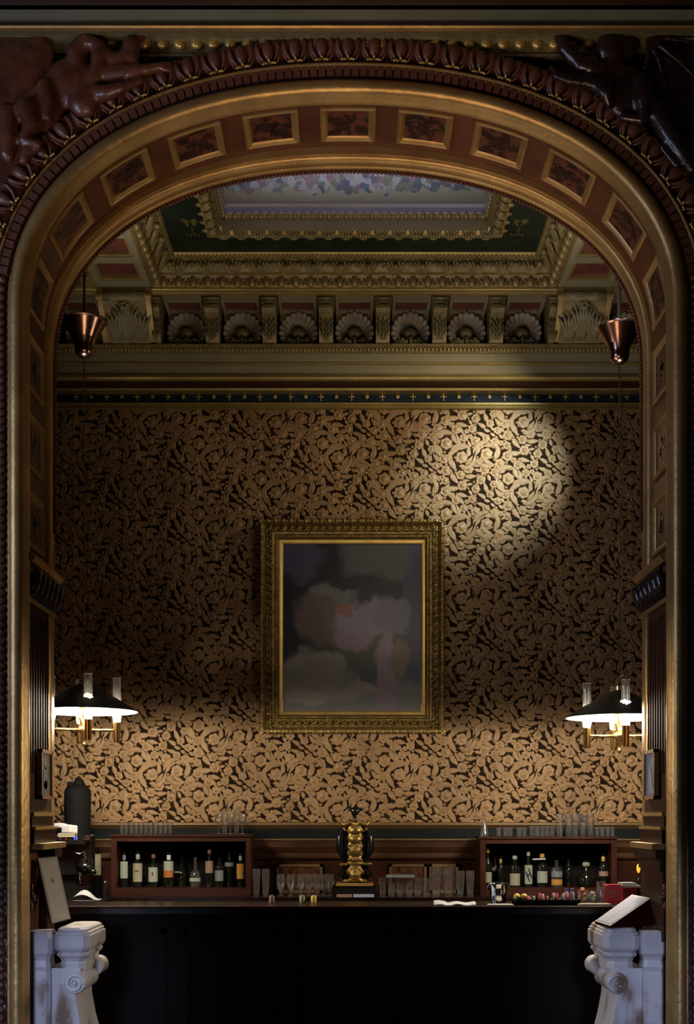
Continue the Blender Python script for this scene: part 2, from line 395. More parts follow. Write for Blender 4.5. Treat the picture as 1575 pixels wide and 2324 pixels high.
# egg ring
SE = 2.55
sweep([(.118, 6.25), (.118, 6.195), (.14, 6.20), (.2, 6.185), (.232, 6.165), (.238, 6.165), (.238, 6.26)], -SM, SM, .04).build('egg_band', 'carved', arch, 40)
pitch = .126; ne = int(SE/pitch)
protos = {}
def egg_at(s):
    c = AP(s, .185, 6.165); nv, d = nrm_at(s+SM)
    rot = Matrix((( d.x, 0, nv.x), (0, 1, 0), (d.z, 0, nv.z)))
    b = MB(); vs = []
    # tapering egg: wide at outer end
    seg, rings = 12, 8
    for i in range(rings+1):
        th = pi*i/rings
        for k in range(seg):
            a = 2*pi*k/seg; w = .031*(1+.28*cos(th))
            vs.append(Vector((c))+rot @ Vector((w*sin(th)*cos(a), .028*sin(th)*sin(a), .05*cos(th)+.006)))
    b.add(vs, [(i*seg+k, (i+1)*seg+k, (i+1)*seg+(k+1) % seg, i*seg+(k+1) % seg) for i in range(rings) for k in range(seg)])
    # the two husks round the egg
    for sg in (-1, 1):
        pts = [AP(s+sg*u, r, y) for u, r, y in ((.047, .236, 6.155), (.050, .205, 6.15), (.043, .17, 6.155), (.022, .14, 6.165), (.004, .128, 6.175))]
        b.tube(pts, [.007, .011, .010, .008, .004], 6)
        pts = [AP(s+sg*u, r, y) for u, r, y in ((.062, .236, 6.165), (.060, .2, 6.16), (.052, .165, 6.165), (.036, .135, 6.175))]
        b.tube(pts, [.007, .008, .007, .004], 6)
    o = b.build('egg_ornament', 'egg', arch, 2)
    b = MB()
    for sg in (-1, 0, 1):
        b.tube([AP(s+.004+sg*.004, .132, 6.16), AP(s+sg*.018, .126+(.012 if sg == 0 else -.002), 6.145), AP(s+sg*.027, .122+(.03 if sg == 0 else .004), 6.145)], [.005, .0065, .004], 6)
        if sg: b.ell(AP(s+sg*.028, .122, 6.145), (.0075,)*3, 6, 4)
    g = b.build('gilt_fleur', 'goldlt', o, 2)
    g.parent = o; g.matrix_parent_inverse = Matrix.Identity(4)
for k in range(-ne, ne+1): egg_at(k*pitch)
# coffers
def arch_frame(s0, s1, y0, y1, prof):      # mitred frame lying in the soffit surface; prof: list of (inset, rise below surface)
    b = MB(); vs = []; K = 4
    for (ins, h) in prof:
        for i in range(K+1): vs.append(AP(s0+ins+(s1-s0-2*ins)*i/K, SR-h, y0+ins))
        for i in range(K+1): vs.append(AP(s1-ins-(s1-s0-2*ins)*i/K, SR-h, y1-ins))
    n = 2*(K+1)
    b.add(vs, [(p*n+k, p*n+(k+1) % n, (p+1)*n+(k+1) % n, (p+1)*n+k) for p in range(len(prof)-1) for k in range(n)])
    return b
bur = mat('marquetry_panel', (.13, .034, .02), .35, 0, (.02, .006, .005), 16, 6, lo=.45, hi=.56)
for k in range(-9, 10):
    sc_ = k*.405
    a = empty('coffer', (0, YF, 0)); a.parent = arch; a.matrix_parent_inverse = Matrix.Translation(-Vector((0, YF, 0)))
    s0, s1, y0, y1 = sc_-.145, sc_+.145, 6.32, 6.63
    f = arch_frame(s0, s1, y0, y1, [(0, 0), (0, .012), (.012, .018), (.022, .014), (.03, .008), (.036, .002), (.04, .001)]).build('coffer_frame', 'gold', a, 30)
    b = MB(); b.add([AP(s0+.038, SR-.0025, y0+.038), AP(sc_, SR-.0025, y0+.038), AP(s1-.038, SR-.0025, y0+.038), AP(s1-.038, SR-.0025, y1-.038), AP(sc_, SR-.0025, y1-.038), AP(s0+.038, SR-.0025, y1-.038)], [(0, 1, 4, 5), (1, 2, 3, 4)])
    b.build('coffer_panel', bur, a)
    b = MB(); rr = random.Random(k)
    for q in range(26):
        u, v = rr.gauss(0, .035), rr.gauss(0, .032); th = rr.random()*6
        if abs(u) > .085 or abs(v) > .085: continue
        cpt = AP(sc_+u, SR-.0045, (y0+y1)/2+v); nn, dd = nrm_at(sc_+SM)
        pl = []
        for t in range(8):
            w = .019*cos(t*pi/4); h = .008*sin(t*pi/4)*(1+.3*(t % 2))
            pl.append(cpt+dd*(w*cos(th)-h*sin(th))+Vector((0, 1, 0))*(w*sin(th)+h*cos(th)))
        b.add(pl, [tuple(range(8))])
    b.build('marquetry_flower', 'carveddk', a)

# lower jambs: capital, fluted panel, stepped plinth on each side
def jamb(sx):
    X = AX+sx*(AW+SR)
    t = arch
    def bx(name, m, p, y0, y1, z0, z1, sm=0):
        x0, x1 = sorted((X+sx*.02, X-sx*p)); return MB().box(x0, x1, y0, y1, z0, z1).build(name, m, t)
    bx('jamb_panel', 'jambwood', .02, 6.26, 6.70, 1.6, 2.78)
    for k in range(7):
        y = 6.315+k*.052; bx('jamb_reed', 'jambwood', .026, y, y+.02, 1.86, 2.68)
    for (y0, y1) in ((6.26, 6.275), (6.665, 6.68)): bx('panel_edge_moulding', 'gold', .030, y0, y1, 1.75, 2.74)
    bx('panel_head_moulding', 'gold', .034, 6.25, 6.84, 2.73, 2.755)
    # capital
    bx('capital_block', 'carveddk', .03, 6.26, 6.84, 2.76, 2.94)
    b = MB()
    for k in range(6):
        y = 6.30+k*.095
        b.tube([(X-sx*.03, y, 2.77), (X-sx*.045, y, 2.83), (X-sx*.065, y, 2.89), (X-sx*.05, y, 2.91)], [.03, .034, .026, .012], 8)
    b.build('capital_leaf', 'carveddk', t, 2)
    b = MB(); b.prism([(X+sx*.02, 2.93), (X-sx*.05, 2.93), (X-sx*.068, 2.95), (X-sx*.068, 2.965), (X-sx*.05, 2.98), (X+sx*.02, 2.98)], 6.24, 6.86)
    b.build('capital_cornice', 'gold', t)
    # plinth steps
    for (p, z0, z1, m_) in ((.03, 1.66, 1.73, 'wood'), (.05, 1.64, 1.66, 'goldlt'), (.038, 1.585, 1.64, 'wood'), (.06, 1.57, 1.585, 'goldlt'), (.052, 1.49, 1.57, 'cab'), (.105, 1.47, 1.50, 'gold'), (.085, 1.42, 1.47, 'wood'), (.062, 1.36, 1.42, 'wood'), (.045, 1.0, 1.36, 'wood')):
        bx('plinth_step', m_, p, (6.3-p*.4) if z0 > 1.46 or sx > 0 else 6.58, 6.72+p*.3, z0, z1)
    b = MB(); rr = random.Random(3)
    for k in range(16):
        y = 6.28; xx = X-sx*rr.uniform(-.0, .05)
        b.ell((xx, y, 1.17+rr.random()*.12), (.012, .012, .02), 6, 4)
    b.build('plinth_carving', 'carved', t, 2)
jamb(-1); jamb(1)

# ---------------------------------------------------------------- hall cornice above the arch
hc = empty('trim_2', (0, 6.1, 5.4)); struct(hc, 'straight grey and gilt cornice across the hall above the arch')
def band(name, m, par, y0, y1, Y, d=.2, x0=-2.4, x1=2.4):
    return MB().box(x0, x1, Y, Y+d, PZ(y1, Y), PZ(y0, Y)).build(name, m, par)
def mold(name, m, par, prof, x0=-2.4, x1=2.4, sm=30, back=.25):  # prof: list of (py, Y) top to bottom
    pts = [(Y, PZ(py, Y)) for py, Y in prof]; yb = max(p[0] for p in pts)+back
    b = MB(); n = len(pts); b.add([(x, y, z) for x in (x0, x1) for y, z in pts]+[(x, yb, z) for x in (x0, x1) for z in (pts[0][1], pts[-1][1])],
        [(i, i+1, n+i+1, n+i) for i in range(n-1)]+([(0, n, 2*n+2, 2*n), (n-1, 2*n+1, 2*n+3, 2*n-1)] if pts[0][1] > pts[-1][1]+.004 else []))
    return b.build(name, m, par, sm)
mold('cornice_top', 'wood', hc, [(-60, 5.90), (4, 5.95), (12, 5.96)])
mold('cornice_fascia', 'grey', hc, [(12, 5.96), (16, 5.99), (50, 6.0)], back=.01)
mold('cornice_gilt_bead', 'gold', hc, [(50, 6.0), (52, 5.985), (58, 5.978), (64, 5.985), (68, 6.0)], back=.01)
mold('cornice_gilt_cove', 'olive', hc, [(68, 6.0), (72, 6.06), (80, 6.12), (86, 6.15)])
mold('cornice_soffit', 'olive', hc, [(86, 6.15), (88, 6.20), (112, 6.21), (120, 6.21)])
mold('cornice_lower_bead', 'olive', hc, [(121, 6.215), (122, 6.20), (128, 6.20), (130, 6.215)], -1.15, 1.15)
b = MB(); x = -1.2
while x < 1.25:
    b.ell((x, 6.19, PZ(100, 6.19)), (.031, .024, .028), 10, 6); x += .0855
b.build('small_gilt_eggs', 'goldlt', hc, 2)

# spandrel carvings
def taper(b, pts, Y, rads, seg=10): b.tube([P(px, py, Y+dy) for px, py, dy in pts], [r/451. for r in rads], seg)
def ellp(b, px, py, Y, rx, rz, ry, rot=0):
    R = Matrix.Rotation(radians(rot), 3, 'Y'); b.ell(P(px, py, Y), (rx/451., ry/451., rz/451.), 16, 10, R)
def plate(b, pts, Y, th, bulge=0):
    vs = [P(px, py, Y) for px, py in pts]; c = sum(vs, Vector())/len(vs)
    n = len(vs); c2 = c+Vector((0, -bulge, 0))
    mid = [c.lerp(v, .6)+Vector((0, -bulge*.8, 0)) for v in vs]
    back = [v+Vector((0, th, 0)) for v in vs]
    b.add(vs+mid+[c2]+back+[c+Vector((0, th, 0))],
          [(i, (i+1) % n, n+(i+1) % n, n+i) for i in range(n)]+[(n+i, n+(i+1) % n, 2*n) for i in range(n)] +
          [(i, 2*n+1+i, 2*n+1+(i+1) % n, (i+1) % n) for i in range(n)]+[(2*n+1+i, 3*n+1, 2*n+1+(i+1) % n) for i in range(n)])
g1 = empty('carved_winged_beast', P(120, 250, 6.2)); tag(g1, 'red-brown carved winged beast crouching in the left corner above the arch', 'carving', 'carved beasts in the corners above the arch')
YB = 6.16
b = MB()
ellp(b, 160, 190, YB, 62, 58, 26, -25); ellp(b, 95, 245, YB, 50, 60, 24, 30); ellp(b, 190, 225, YB-.02, 36, 42, 24)
taper(b, [(175, 160, 0), (172, 115, -.02), (198, 92, -.03), (225, 108, -.03), (228, 160, -.03), (205, 195, -.02)], YB, [24, 24, 22, 20, 24, 20])
taper(b, [(225, 120, -.02), (262, 142, -.03), (300, 128, -.03)], YB, [20, 20, 18])
ellp(b, 298, 108, YB-.03, 22, 26, 20, 20); ellp(b, 318, 84, YB-.02, 14, 12, 12); taper(b, [(300, 115, -.03), (308, 150, -.05)], YB, [16, 9])
taper(b, [(235, 170, -.02), (285, 165, -.04), (330, 158, -.05), (372, 150, -.05)], YB, [22, 18, 13, 9]); 
for dy in (-6, 0, 6): taper(b, [(368, 152+dy, -.05), (392, 150+dy*1.6, -.05)], YB, [6, 3])
taper(b, [(210, 215, -.02), (245, 210, -.05), (275, 200, -.06), (325, 180, -.05)], YB, [22, 17, 13, 8])
taper(b, [(100, 190, -.03), (112, 230, -.05), (105, 275, -.04)], YB, [20, 16, 12])
taper(b, [(60, 240, -.02), (75, 285, -.04), (55, 320, -.04), (95, 330, -.04)], YB, [30, 24, 16, 12])
taper(b, [(20, 250, 0), (22, 320, -.02), (15, 360, -.02)], YB, [26, 24, 16]); ellp(b, 20, 345, YB-.02, 16, 26, 16)
taper(b, [(95, 330, -.02), (60, 345, -.03), (50, 372, -.02)], YB, [12, 14, 10])
remesh(b.build('carved_body', 'carved', g1), .009, 5)
b = MB(); plate(b, [(-60, 80), (60, 78), (106, 76), (118, 100), (122, 150), (92, 185), (58, 250), (-10, 290), (-60, 300)], 6.15, .05, .035)
for k in range(6): taper(b, [(100-k*3, 84, -.022), (70-k*16, 160+k*4, -.03), (40-k*20, 230+k*8, -.02)], YB, [5, 4, 2], 6)
remesh(b.build('carved_wing', 'carved', g1), .009, 6)
g2 = empty('carved_winged_beast', P(1440, 250, 6.2)); tag(g2, 'carved winged beast with its shade painted in as near-black, crouching in the right corner above the arch', 'carving', 'carved beasts in the corners above the arch')
b = MB()  # right beast: darker copy of the left one's wood, shade put into colour
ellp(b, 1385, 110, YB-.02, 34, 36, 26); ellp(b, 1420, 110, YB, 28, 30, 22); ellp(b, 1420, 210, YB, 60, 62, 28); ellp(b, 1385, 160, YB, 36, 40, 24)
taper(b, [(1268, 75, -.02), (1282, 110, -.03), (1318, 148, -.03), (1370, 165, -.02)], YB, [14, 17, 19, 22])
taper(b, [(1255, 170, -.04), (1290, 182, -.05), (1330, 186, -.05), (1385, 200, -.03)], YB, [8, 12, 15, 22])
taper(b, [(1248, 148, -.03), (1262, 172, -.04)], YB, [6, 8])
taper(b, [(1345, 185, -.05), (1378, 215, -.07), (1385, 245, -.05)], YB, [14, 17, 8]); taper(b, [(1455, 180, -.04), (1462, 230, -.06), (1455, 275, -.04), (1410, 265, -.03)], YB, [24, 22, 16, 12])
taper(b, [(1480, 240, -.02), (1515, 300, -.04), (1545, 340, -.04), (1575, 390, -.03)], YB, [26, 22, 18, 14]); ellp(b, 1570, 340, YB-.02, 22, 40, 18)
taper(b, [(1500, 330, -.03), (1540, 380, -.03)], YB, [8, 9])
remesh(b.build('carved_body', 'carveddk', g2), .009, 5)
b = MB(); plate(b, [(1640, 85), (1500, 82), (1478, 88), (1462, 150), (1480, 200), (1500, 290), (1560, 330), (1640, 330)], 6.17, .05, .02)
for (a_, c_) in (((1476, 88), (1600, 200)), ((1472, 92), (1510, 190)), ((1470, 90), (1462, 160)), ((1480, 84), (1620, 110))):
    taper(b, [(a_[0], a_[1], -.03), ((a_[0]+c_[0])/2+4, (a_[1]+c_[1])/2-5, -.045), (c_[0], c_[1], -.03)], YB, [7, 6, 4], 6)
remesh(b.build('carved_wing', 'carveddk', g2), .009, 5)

# ---------------------------------------------------------------- room cornice on the back wall
rc = empty('trim_3', (0, 9.1, 5)); struct(rc, 'deep gilt and grey-green cornice with a row of shells high on the back wall')
XR = .03
def rm(name, m, prof, x0=-2.85, x1=2.85, sm=30, back=.3): return mold(name, m, rc, prof, x0, x1, sm, back)
rm('picture_rail', 'cgold', [(912, 9.32), (914, 9.285), (918, 9.285), (920, 9.305), (923, 9.30), (926, 9.29), (929, 9.31)])
rm('navy_frieze_band', 'navy', [(888, 9.31), (912, 9.31)])
rm('gilt_line', 'cgold', [(879, 9.22), (881, 9.21), (886, 9.215), (888, 9.24)])
rm('dark_cove', 'cove', [(861, 9.05), (866, 9.12), (872, 9.18), (879, 9.21)])
rm('gilt_roll', 'cgold', [(849, 9.02), (851, 9.0), (856, 8.99), (861, 9.0), (863, 9.03)], back=.02)
rm('lower_fascia', 'grey', [(828, 9.02), (829, 9.02), (849, 9.03)])
rm('thin_gilt_line', 'cgold', [(822, 9.01), (823, 8.998), (827, 8.998), (828, 9.01)])
rm('upper_fascia', 'grey', [(799, 9.0), (822, 9.01)])
rm('bead_backing', 'olive', [(787, 8.96), (789, 8.97), (800, 8.975)])
rm('gilt_ledge', 'cgold', [(779, 8.94), (780, 8.93), (785, 8.93), (788, 8.95)])
b = MB(); x = -2.1
while x < 2.2:
    b.ell((x, 8.965, PZ(793, 8.965)), (.011, .012, .016), 6, 4); x += .029
b.build('bead_row', 'cgoldlt', rc, 2)
b = MB(); x = XR-2.1; k = 0
while x < 2.2:
    c = (x, 9.302, PZ(901, 9.31)); r_ = .017 if k % 2 else .013
    b.ell(c, (r_, .006, r_), 8, 6)
    if k % 2 == 0:
        for dz in (-.022, .022): b.ell((x, 9.304, c[2]+dz), (.008, .004, .010), 6, 4)
        for dx in (-.018, .018): b.ell((x+dx, 9.304, c[2]), (.007, .004, .007), 6, 4)
    x += .1155; k += 1
b.build('gilt_frieze_flowers', 'cgold', rc, 2)
# niche zone
ZT, ZBt = PZ(668, 8.75), PZ(783, 8.95)
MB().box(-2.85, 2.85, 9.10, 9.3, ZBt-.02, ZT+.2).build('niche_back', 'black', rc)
MB().box(-2.85, 2.85, 8.92, 9.2, PZ(786, 8.93), ZBt-.005).build('niche_floor', 'olive', rc)
def shell(x, full=True):
    zc = PZ(752, 9.0); R = .138
    b = MB(); nu, nv = 78, 8
    def fn(u, v):
        th = radians(-32+244*u); rr = R*(.46+.54*v); lob = abs(sin(u*13*pi))
        rr *= (1+.05*lob*v)
        d = .02+.075*sin(pi*.5*v)*1.0+.018*lob*(.4+.6*v)
        if v > .95: d -= .03
        return (x+rr*cos(th), 9.09-d, zc+rr*sin(th))
    b.grid(fn, nu, nv); o = b.build('shell_ornament', 'shellrim', rc, 2)
    b = MB()
    b.grid(lambda u, v: (x+R*.44*(1-v)*cos(2*pi*u), 9.07-.02+.06*sin(pi*.5*v)-.03*(v), zc+R*.44*(1-v)*sin(2*pi*u)), 24, 6)
    b.ell((x, 9.02, zc-.008), (.048, .034, .04), 12, 8)
    b.tube([(x, 9.0, zc-.04), (x, 8.98, zc-.075), (x, 8.97, zc-.11)], [.018, .016, .005], 8)
    for q in range(5): b.ell((x+(q-2)*.03, 8.985, zc-.088+.012*abs(q-2)), (.017, .014, .014), 8, 6)
    for sg in (-1, 1):
        b.tube([(x+sg*.02, 8.985, zc-.085), (x+sg*.07, 8.99, zc-.075), (x+sg*.11, 8.995, zc-.085), (x+sg*.125, 9.0, zc-.06)], [.012, .015, .014, .006], 8)
        b.ell((x+sg*.122, 9.0, zc-.052), (.015, .013, .015), 8, 6)
    b.build('shell_hollow', 'shellin', o, 2)
    # panelled soffit over the shell
    w = .135; z0 = PZ(672, 8.77)
    fr = MB()
    for (xa, xb, ya, yb) in ((-w, -w+.022, 8.77, 9.04), (w-.022, w, 8.77, 9.04), (-w+.023, w-.023, 8.77, 8.81), (-w+.023, w-.023, 9.0, 9.04)):
        fr.box(x+xa, x+xb, ya, yb, z0-.03, z0+.03)
    fr.build('soffit_frame', 'grey', rc)
    MB().box(x-w+.02, x+w-.02, 8.80, 9.02, z0-.004, z0+.02).build('soffit_panel', 'redpanel', rc)
    MB().box(x-w, x+w, 9.035, 9.06, z0-.075, z0-.03).build('soffit_gilt_moulding', 'cgold', rc)
def bracket(x, w=.05):
    pts = [(9.12, ZT-.01), (8.80, ZT-.01), (8.80, ZT-.035), (8.785, ZT-.045), (8.785, ZT-.08), (8.81, ZT-.10), (8.85, ZT-.12), (8.862, ZT-.16), (8.858, ZT-.20), (8.875, ZT-.245), (8.90, ZBt), (9.12, ZBt)]
    b = MB(); b.prism(pts, x-w, x+w, 'x'); o = b.build('shell_bracket', 'olive', rc)
    b = MB(); b.box(x-w-.012, x+w+.012, 8.775, 9.1, ZT-.022, ZT); b.box(x-w-.006, x+w+.006, 8.787, 9.1, ZT-.04, ZT-.022)
    b.lathe([(.001, -w-.004), (.02, -w-.004), (.02, w+.004), (.001, w+.004)], (x, 8.80, ZT-.065), 12, (1, 0, 0))
    for sg in (-1, 0, 1):
        for q in range(3):
            z = ZT-.15-q*.04
            b.tube([(x+sg*w*.2, 8.852, z-.05), (x+sg*w*.55, 8.846, z-.01), (x+sg*w*.85, 8.842, z+.02)], [.008, .011, .004], 6)
    b.build('bracket_leaf', 'shellin', o, 2)
    MB().box(x-w*.55, x+w*.55, 8.783, 8.79, ZT-.078, ZT-.048).build('bracket_recess', 'green', o)
SP = .4075*0+.4085
for k in range(-3, 4): shell(XR+k*SP)
for sg in (-1, 1): shell(XR+sg*1.97)
for k in range(-3, 3): bracket(XR+(k+.5)*SP)
for sg in (-1, 1): bracket(XR+sg*1.425, .03)
for sg in (-1, 1): bracket(XR+sg*2.2)
rm('top_ledge', 'cgold', [(652, 8.70), (655, 8.69), (659, 8.70), (662, 8.72), (668, 8.74), (670, 8.77)], sm=20, back=.03)
MB().box(-2.85, 2.85, 8.78, 9.3, ZT+.012, ZT+.06).build('niche_head', 'grey', rc)
# corbels under the ceiling beams
for sg in (-1, 1):
    xc = XR+sg*1.625; w = .17; z0 = PZ(655, 8.7)
    side = [(9.12, z0), (8.68, z0), (8.68, z0-.03), (8.665, z0-.05), (8.67, z0-.08), (8.71, z0-.105), (8.77, z0-.16), (8.82, z0-.22), (8.87, z0-.27), (8.89, ZBt), (9.12, ZBt)]
    b = MB(); b.prism([(y+.02, z) for y, z in side], xc-w, xc+w, 'x'); o = b.build('corbel', 'olive', rc)
    b = MB()
    for s2 in (-1, 1): b.prism(side, xc+s2*w-.018, xc+s2*w+.018, 'x')
    for s2 in (-1, 1): b.lathe([(.001, -.025), (.026, -.025), (.026, .025), (.001, .025)], (xc+s2*w, 8.685, z0-.06), 12, (1, 0, 0))
    b.build('corbel_edge', 'cgoldlt', o, 30)
    b = MB(); b.lathe([(.03, -w+.02), (.036, -.06), (.028, 0), (.036, .06), (.03, w-.02)], (xc, 8.69, z0-.06), 12, (1, 0, 0))
    for (cx_, n_, hh) in ((0, 7, .20), (-.085, 6, .145), (.085, 6, .145)):
        for q in range(n_):
            a = (q-(n_-1)/2)/((n_-1)/2)
            pts = []
            for t in (0, .35, .7, 1):
                z = ZBt+.01+hh*t*(1-.18*abs(a)); yy = 8.905-.17*((z-ZBt)/.2)
                pts.append((xc+cx_+a*(.02+.07*t*t), yy-.01-.02*t, z))
            b.tube(pts, [.010, .014, .016, .005], 6)
    for q in range(5): b.ell((xc+.02*cos(q*1.3), 8.705, z0-.115+.02*sin(q*1.3)), (.02, .02, .016), 8, 6)
    b.build('acanthus_leaf', mat('pale_gilt_leaf', (.25, .235, .15), .5, 0, (.19, .16, .08), 18), o, 2)

# ---------------------------------------------------------------- ceiling: beams, sunk frame and painted cove
ce = empty('ceiling', (0, 8, 5.5)); struct(ce, 'coffered ceiling with gilt mouldings round a painted sunk panel', 'ceiling')
XO, Y1, Y0 = 1.425, 8.70, 6.60
def rect_sweep(name, m, prof, par=ce, x=XO, sm=35, fn=None, near=Y0):
    """prof: (inset, z) swept round the rectangle"""
    b = MB(); vs = []
    for ins, z in prof: vs += [(XR-x+ins, near+ins, z), (XR-x+ins, Y1-ins, z), (XR+x-ins, Y1-ins, z), (XR+x-ins, near+ins, z)]
    n = len(prof)
    b.add(vs, [(4*i+k, 4*i+(k+1) % 4, 4*(i+1)+(k+1) % 4, 4*(i+1)+k) for i in range(n-1) for k in range(4)])
    return b.build(name, m, par, sm)
zb = PZ(652, 8.70)                         # underside of beams
rect_sweep('beam_edge_moulding', 'cgold', [(-.001, zb+.02), (-.001, zb-.004), (.008, zb-.006), (.015, zb+.01)])
rect_sweep('egg_moulding_ground', 'olive', [(.015, zb+.01), (.02, zb+.012), (.05, zb+.05), (.062, zb+.062)])
rect_sweep('egg_moulding_line', 'cgold', [(.062, zb+.062), (.058, zb+.07), (.074, zb+.075)])
ZG = PZ(572, 8.53)
rect_sweep('acanthus_ground', 'olive', [(.074, zb+.075), (.08, zb+.08), (.10, ZG-.06), (.13, ZG-.035), (.145, ZG-.028)])
rect_sweep('upper_bead_line', 'cgold', [(.145, ZG-.028), (.145, ZG-.02), (.162, ZG-.012), (.17, ZG)])
def along(ins, z, pitch, fn, sides=(0, 1, 2)):
    """place ornaments along the far, left and right runs"""
    L = XO-ins
    n = int(2*L/pitch); 
    if 1 in sides:
        for k in range(n): fn(Vector((XR-L+(k+.5)*2*L/n, Y1-ins, z)), Vector((1, 0, 0)), Vector((0, -1, 0)))
    D = 1.75-ins; n = int(D/pitch)
    for sg, sd in ((-1, 0), (1, 2)):
        if sd in sides:
            for k in range(n): fn(Vector((XR+sg*L, Y1-ins-(k+.5)*pitch, z)), Vector((0, 1, 0)), Vector((-sg, 0, 0)))
b = MB(); b2 = MB()
def egg(p, t, inn):
    dn = (inn*.6+Vector((0, 0, -.8))).normalized()
    up = (inn*-.0+Vector((0, 0, 1)))
    R = Matrix((t, inn, (0, 0, 1))).transposed()
    b.ell(p+inn*.008+Vector((0, 0, -.014)), (.027, .026, .040), 12, 8, R)
    for sg in (-1, 1):
        b2.tube([p+t*sg*.036+Vector((0, 0, .03)), p+t*sg*.038+inn*.012+Vector((0, 0, -.01)), p+t*sg*.022+inn*.0+Vector((0, 0, -.042)), p+t*sg*.004+Vector((0, 0, -.05))], [.006, .008, .007, .004], 6)
    b2.ell(p+t*.0505+inn*-.004+Vector((0, 0, -.025)), (.007, .007, .02), 6, 4)
along(.036, zb+.035, .101, egg)
b.build('egg_moulding_eggs', 'cgoldlt', ce, 2); b2.build('egg_moulding_husks', 'olive', ce, 2)
b = MB()
def leaf(p, t, inn):
    for q in range(-3, 4):
        a = q/3
        pts = [p+t*(a*.018)+Vector((0, 0, -.055))-inn*.02, p+t*a*.055+Vector((0, 0, -.01))+inn*(.012), p+t*a*(.085)+Vector((0, 0, .03-.02*abs(a)))+inn*(.028), p+t*a*(.088)+Vector((0, 0, .022-.03*abs(a)))+inn*(.042)]
        b.tube(pts, [.009, .012, .012, .005], 5)
    b.ell(p+t*.1+inn*.03, (.012, .02, .028), 6, 5); b.ell(p+inn*.05+Vector((0, 0, -.025)), (.02, .02, .02), 8, 5)
along(.100, (zb+.08+ZG-.04)/2, .185, leaf)
b.build('acanthus_leaves', 'olive', ce, 2)
b = MB(); along(.155, ZG-.018, .03, lambda p, t, i: b.ell(p, (.010, .010, .012), 6, 4)); b.build('upper_beads', 'cgold', ce, 2)
rect_sweep('green_panel', 'green', [(.17, ZG), (.52, ZG+.002)])
# pale lotus paintings on the green panels
b = MB(); rr = random.Random(5)
for sg in (-1, 1):
    for (yy, s_) in ((8.10, 1), (7.55, 1)):
        x = XR+sg*1.085
        for q in range(9):
            a = radians(-20+q*27); L = .055*s_*rr.uniform(.7, 1.1); c = Vector((x+L*.6*cos(a), yy-.02+L*.9*sin(a), ZG-.002)); d = Vector((cos(a), sin(a)*1.3, 0)); nn = Vector((-d.y, d.x, 0)).normalized()*.012
            b.add([c-d*.03, c+nn, c+d*.03, c-nn], [(0, 1, 2, 3)])
        b.add([Vector((x-.004, yy, ZG-.002)), Vector((x+.004, yy, ZG-.002)), Vector((x+.012, yy+.16, ZG-.002)), Vector((x+.006, yy+.16, ZG-.002))], [(0, 1, 2, 3)])
        for q in range(4):
            c = Vector((x+(q-1.5)*.025, yy+.17+.008*(q % 2), ZG-.002)); b.add([c+Vector((-.01, 0, 0)), c+Vector((0, -.02, 0)), c+Vector((.01, 0, 0)), c+Vector((0, .012, 0))], [(0, 1, 2, 3)])
b.build('painted_flower', mat('dull_yellow_green_paint', (.12, .11, .03), .6), ce)
# sunk frame
ZI = ZG-.03
rect_sweep('inner_frame_lip', 'cgold', [(.435, ZG), (.435, ZI+.01), (.445, ZI), (.49, ZI-.002), (.535, ZI+.03), (.545, ZI+.045)])
b = MB()
def lipleaf(p, t, inn):
    for q in range(-2, 3):
        a = q/2
        b.tube([p+t*a*.012-inn*.035+Vector((0, 0, -.002)), p+t*a*.035-inn*(.0)+Vector((0, 0, -.014)), p+t*a*.042+inn*(.04-.012*abs(a))+Vector((0, 0, .01))], [.008, .011, .005], 5)
    b.ell(p+inn*.01+Vector((0, 0, -.012)), (.014, .014, .012), 8, 5)
    b.ell(p-inn*.05+Vector((0, 0, .0)), (.03, .022, .012), 8, 5)
along(.49, ZI, .115, lipleaf)
b.build('inner_lip_leaves', 'olive', ce, 2)
z1, z2, z3, z4 = PZ(525, 8.16), PZ(497, 8.15), PZ(484, 8.14), PZ(459, 8.13)
rect_sweep('inner_cove', mat('olive_plaster', (.21, .175, .09), .6, 0, (.17, .14, .07), 5), [(.545, ZI+.045), (.548, z1), (.55, z2), (.545, z2+.01)])
rect_sweep('inner_egg_ground', 'olive', [(.545, z2+.002), (.555, z3), (.55, z3+.005)])
b = MB(); along(.548, (z2+z3)/2+.004, .055, lambda p, t, i: b.ell(p-i*-.008, (.015, .015, .022), 8, 6)); b.build('inner_eggs', 'cgold', ce, 2)
M['lilac'] = mat('lilac_plaster', (.26, .26, .36), .5, 0, (.22, .22, .32), 4)
rect_sweep('lilac_moulding', 'lilac', [(.555, z3), (.56, z3+.01), (.548, z3+.022), (.548, z3+.04), (.56, z3+.05), (.566, z4-.008), (.56, z4)])
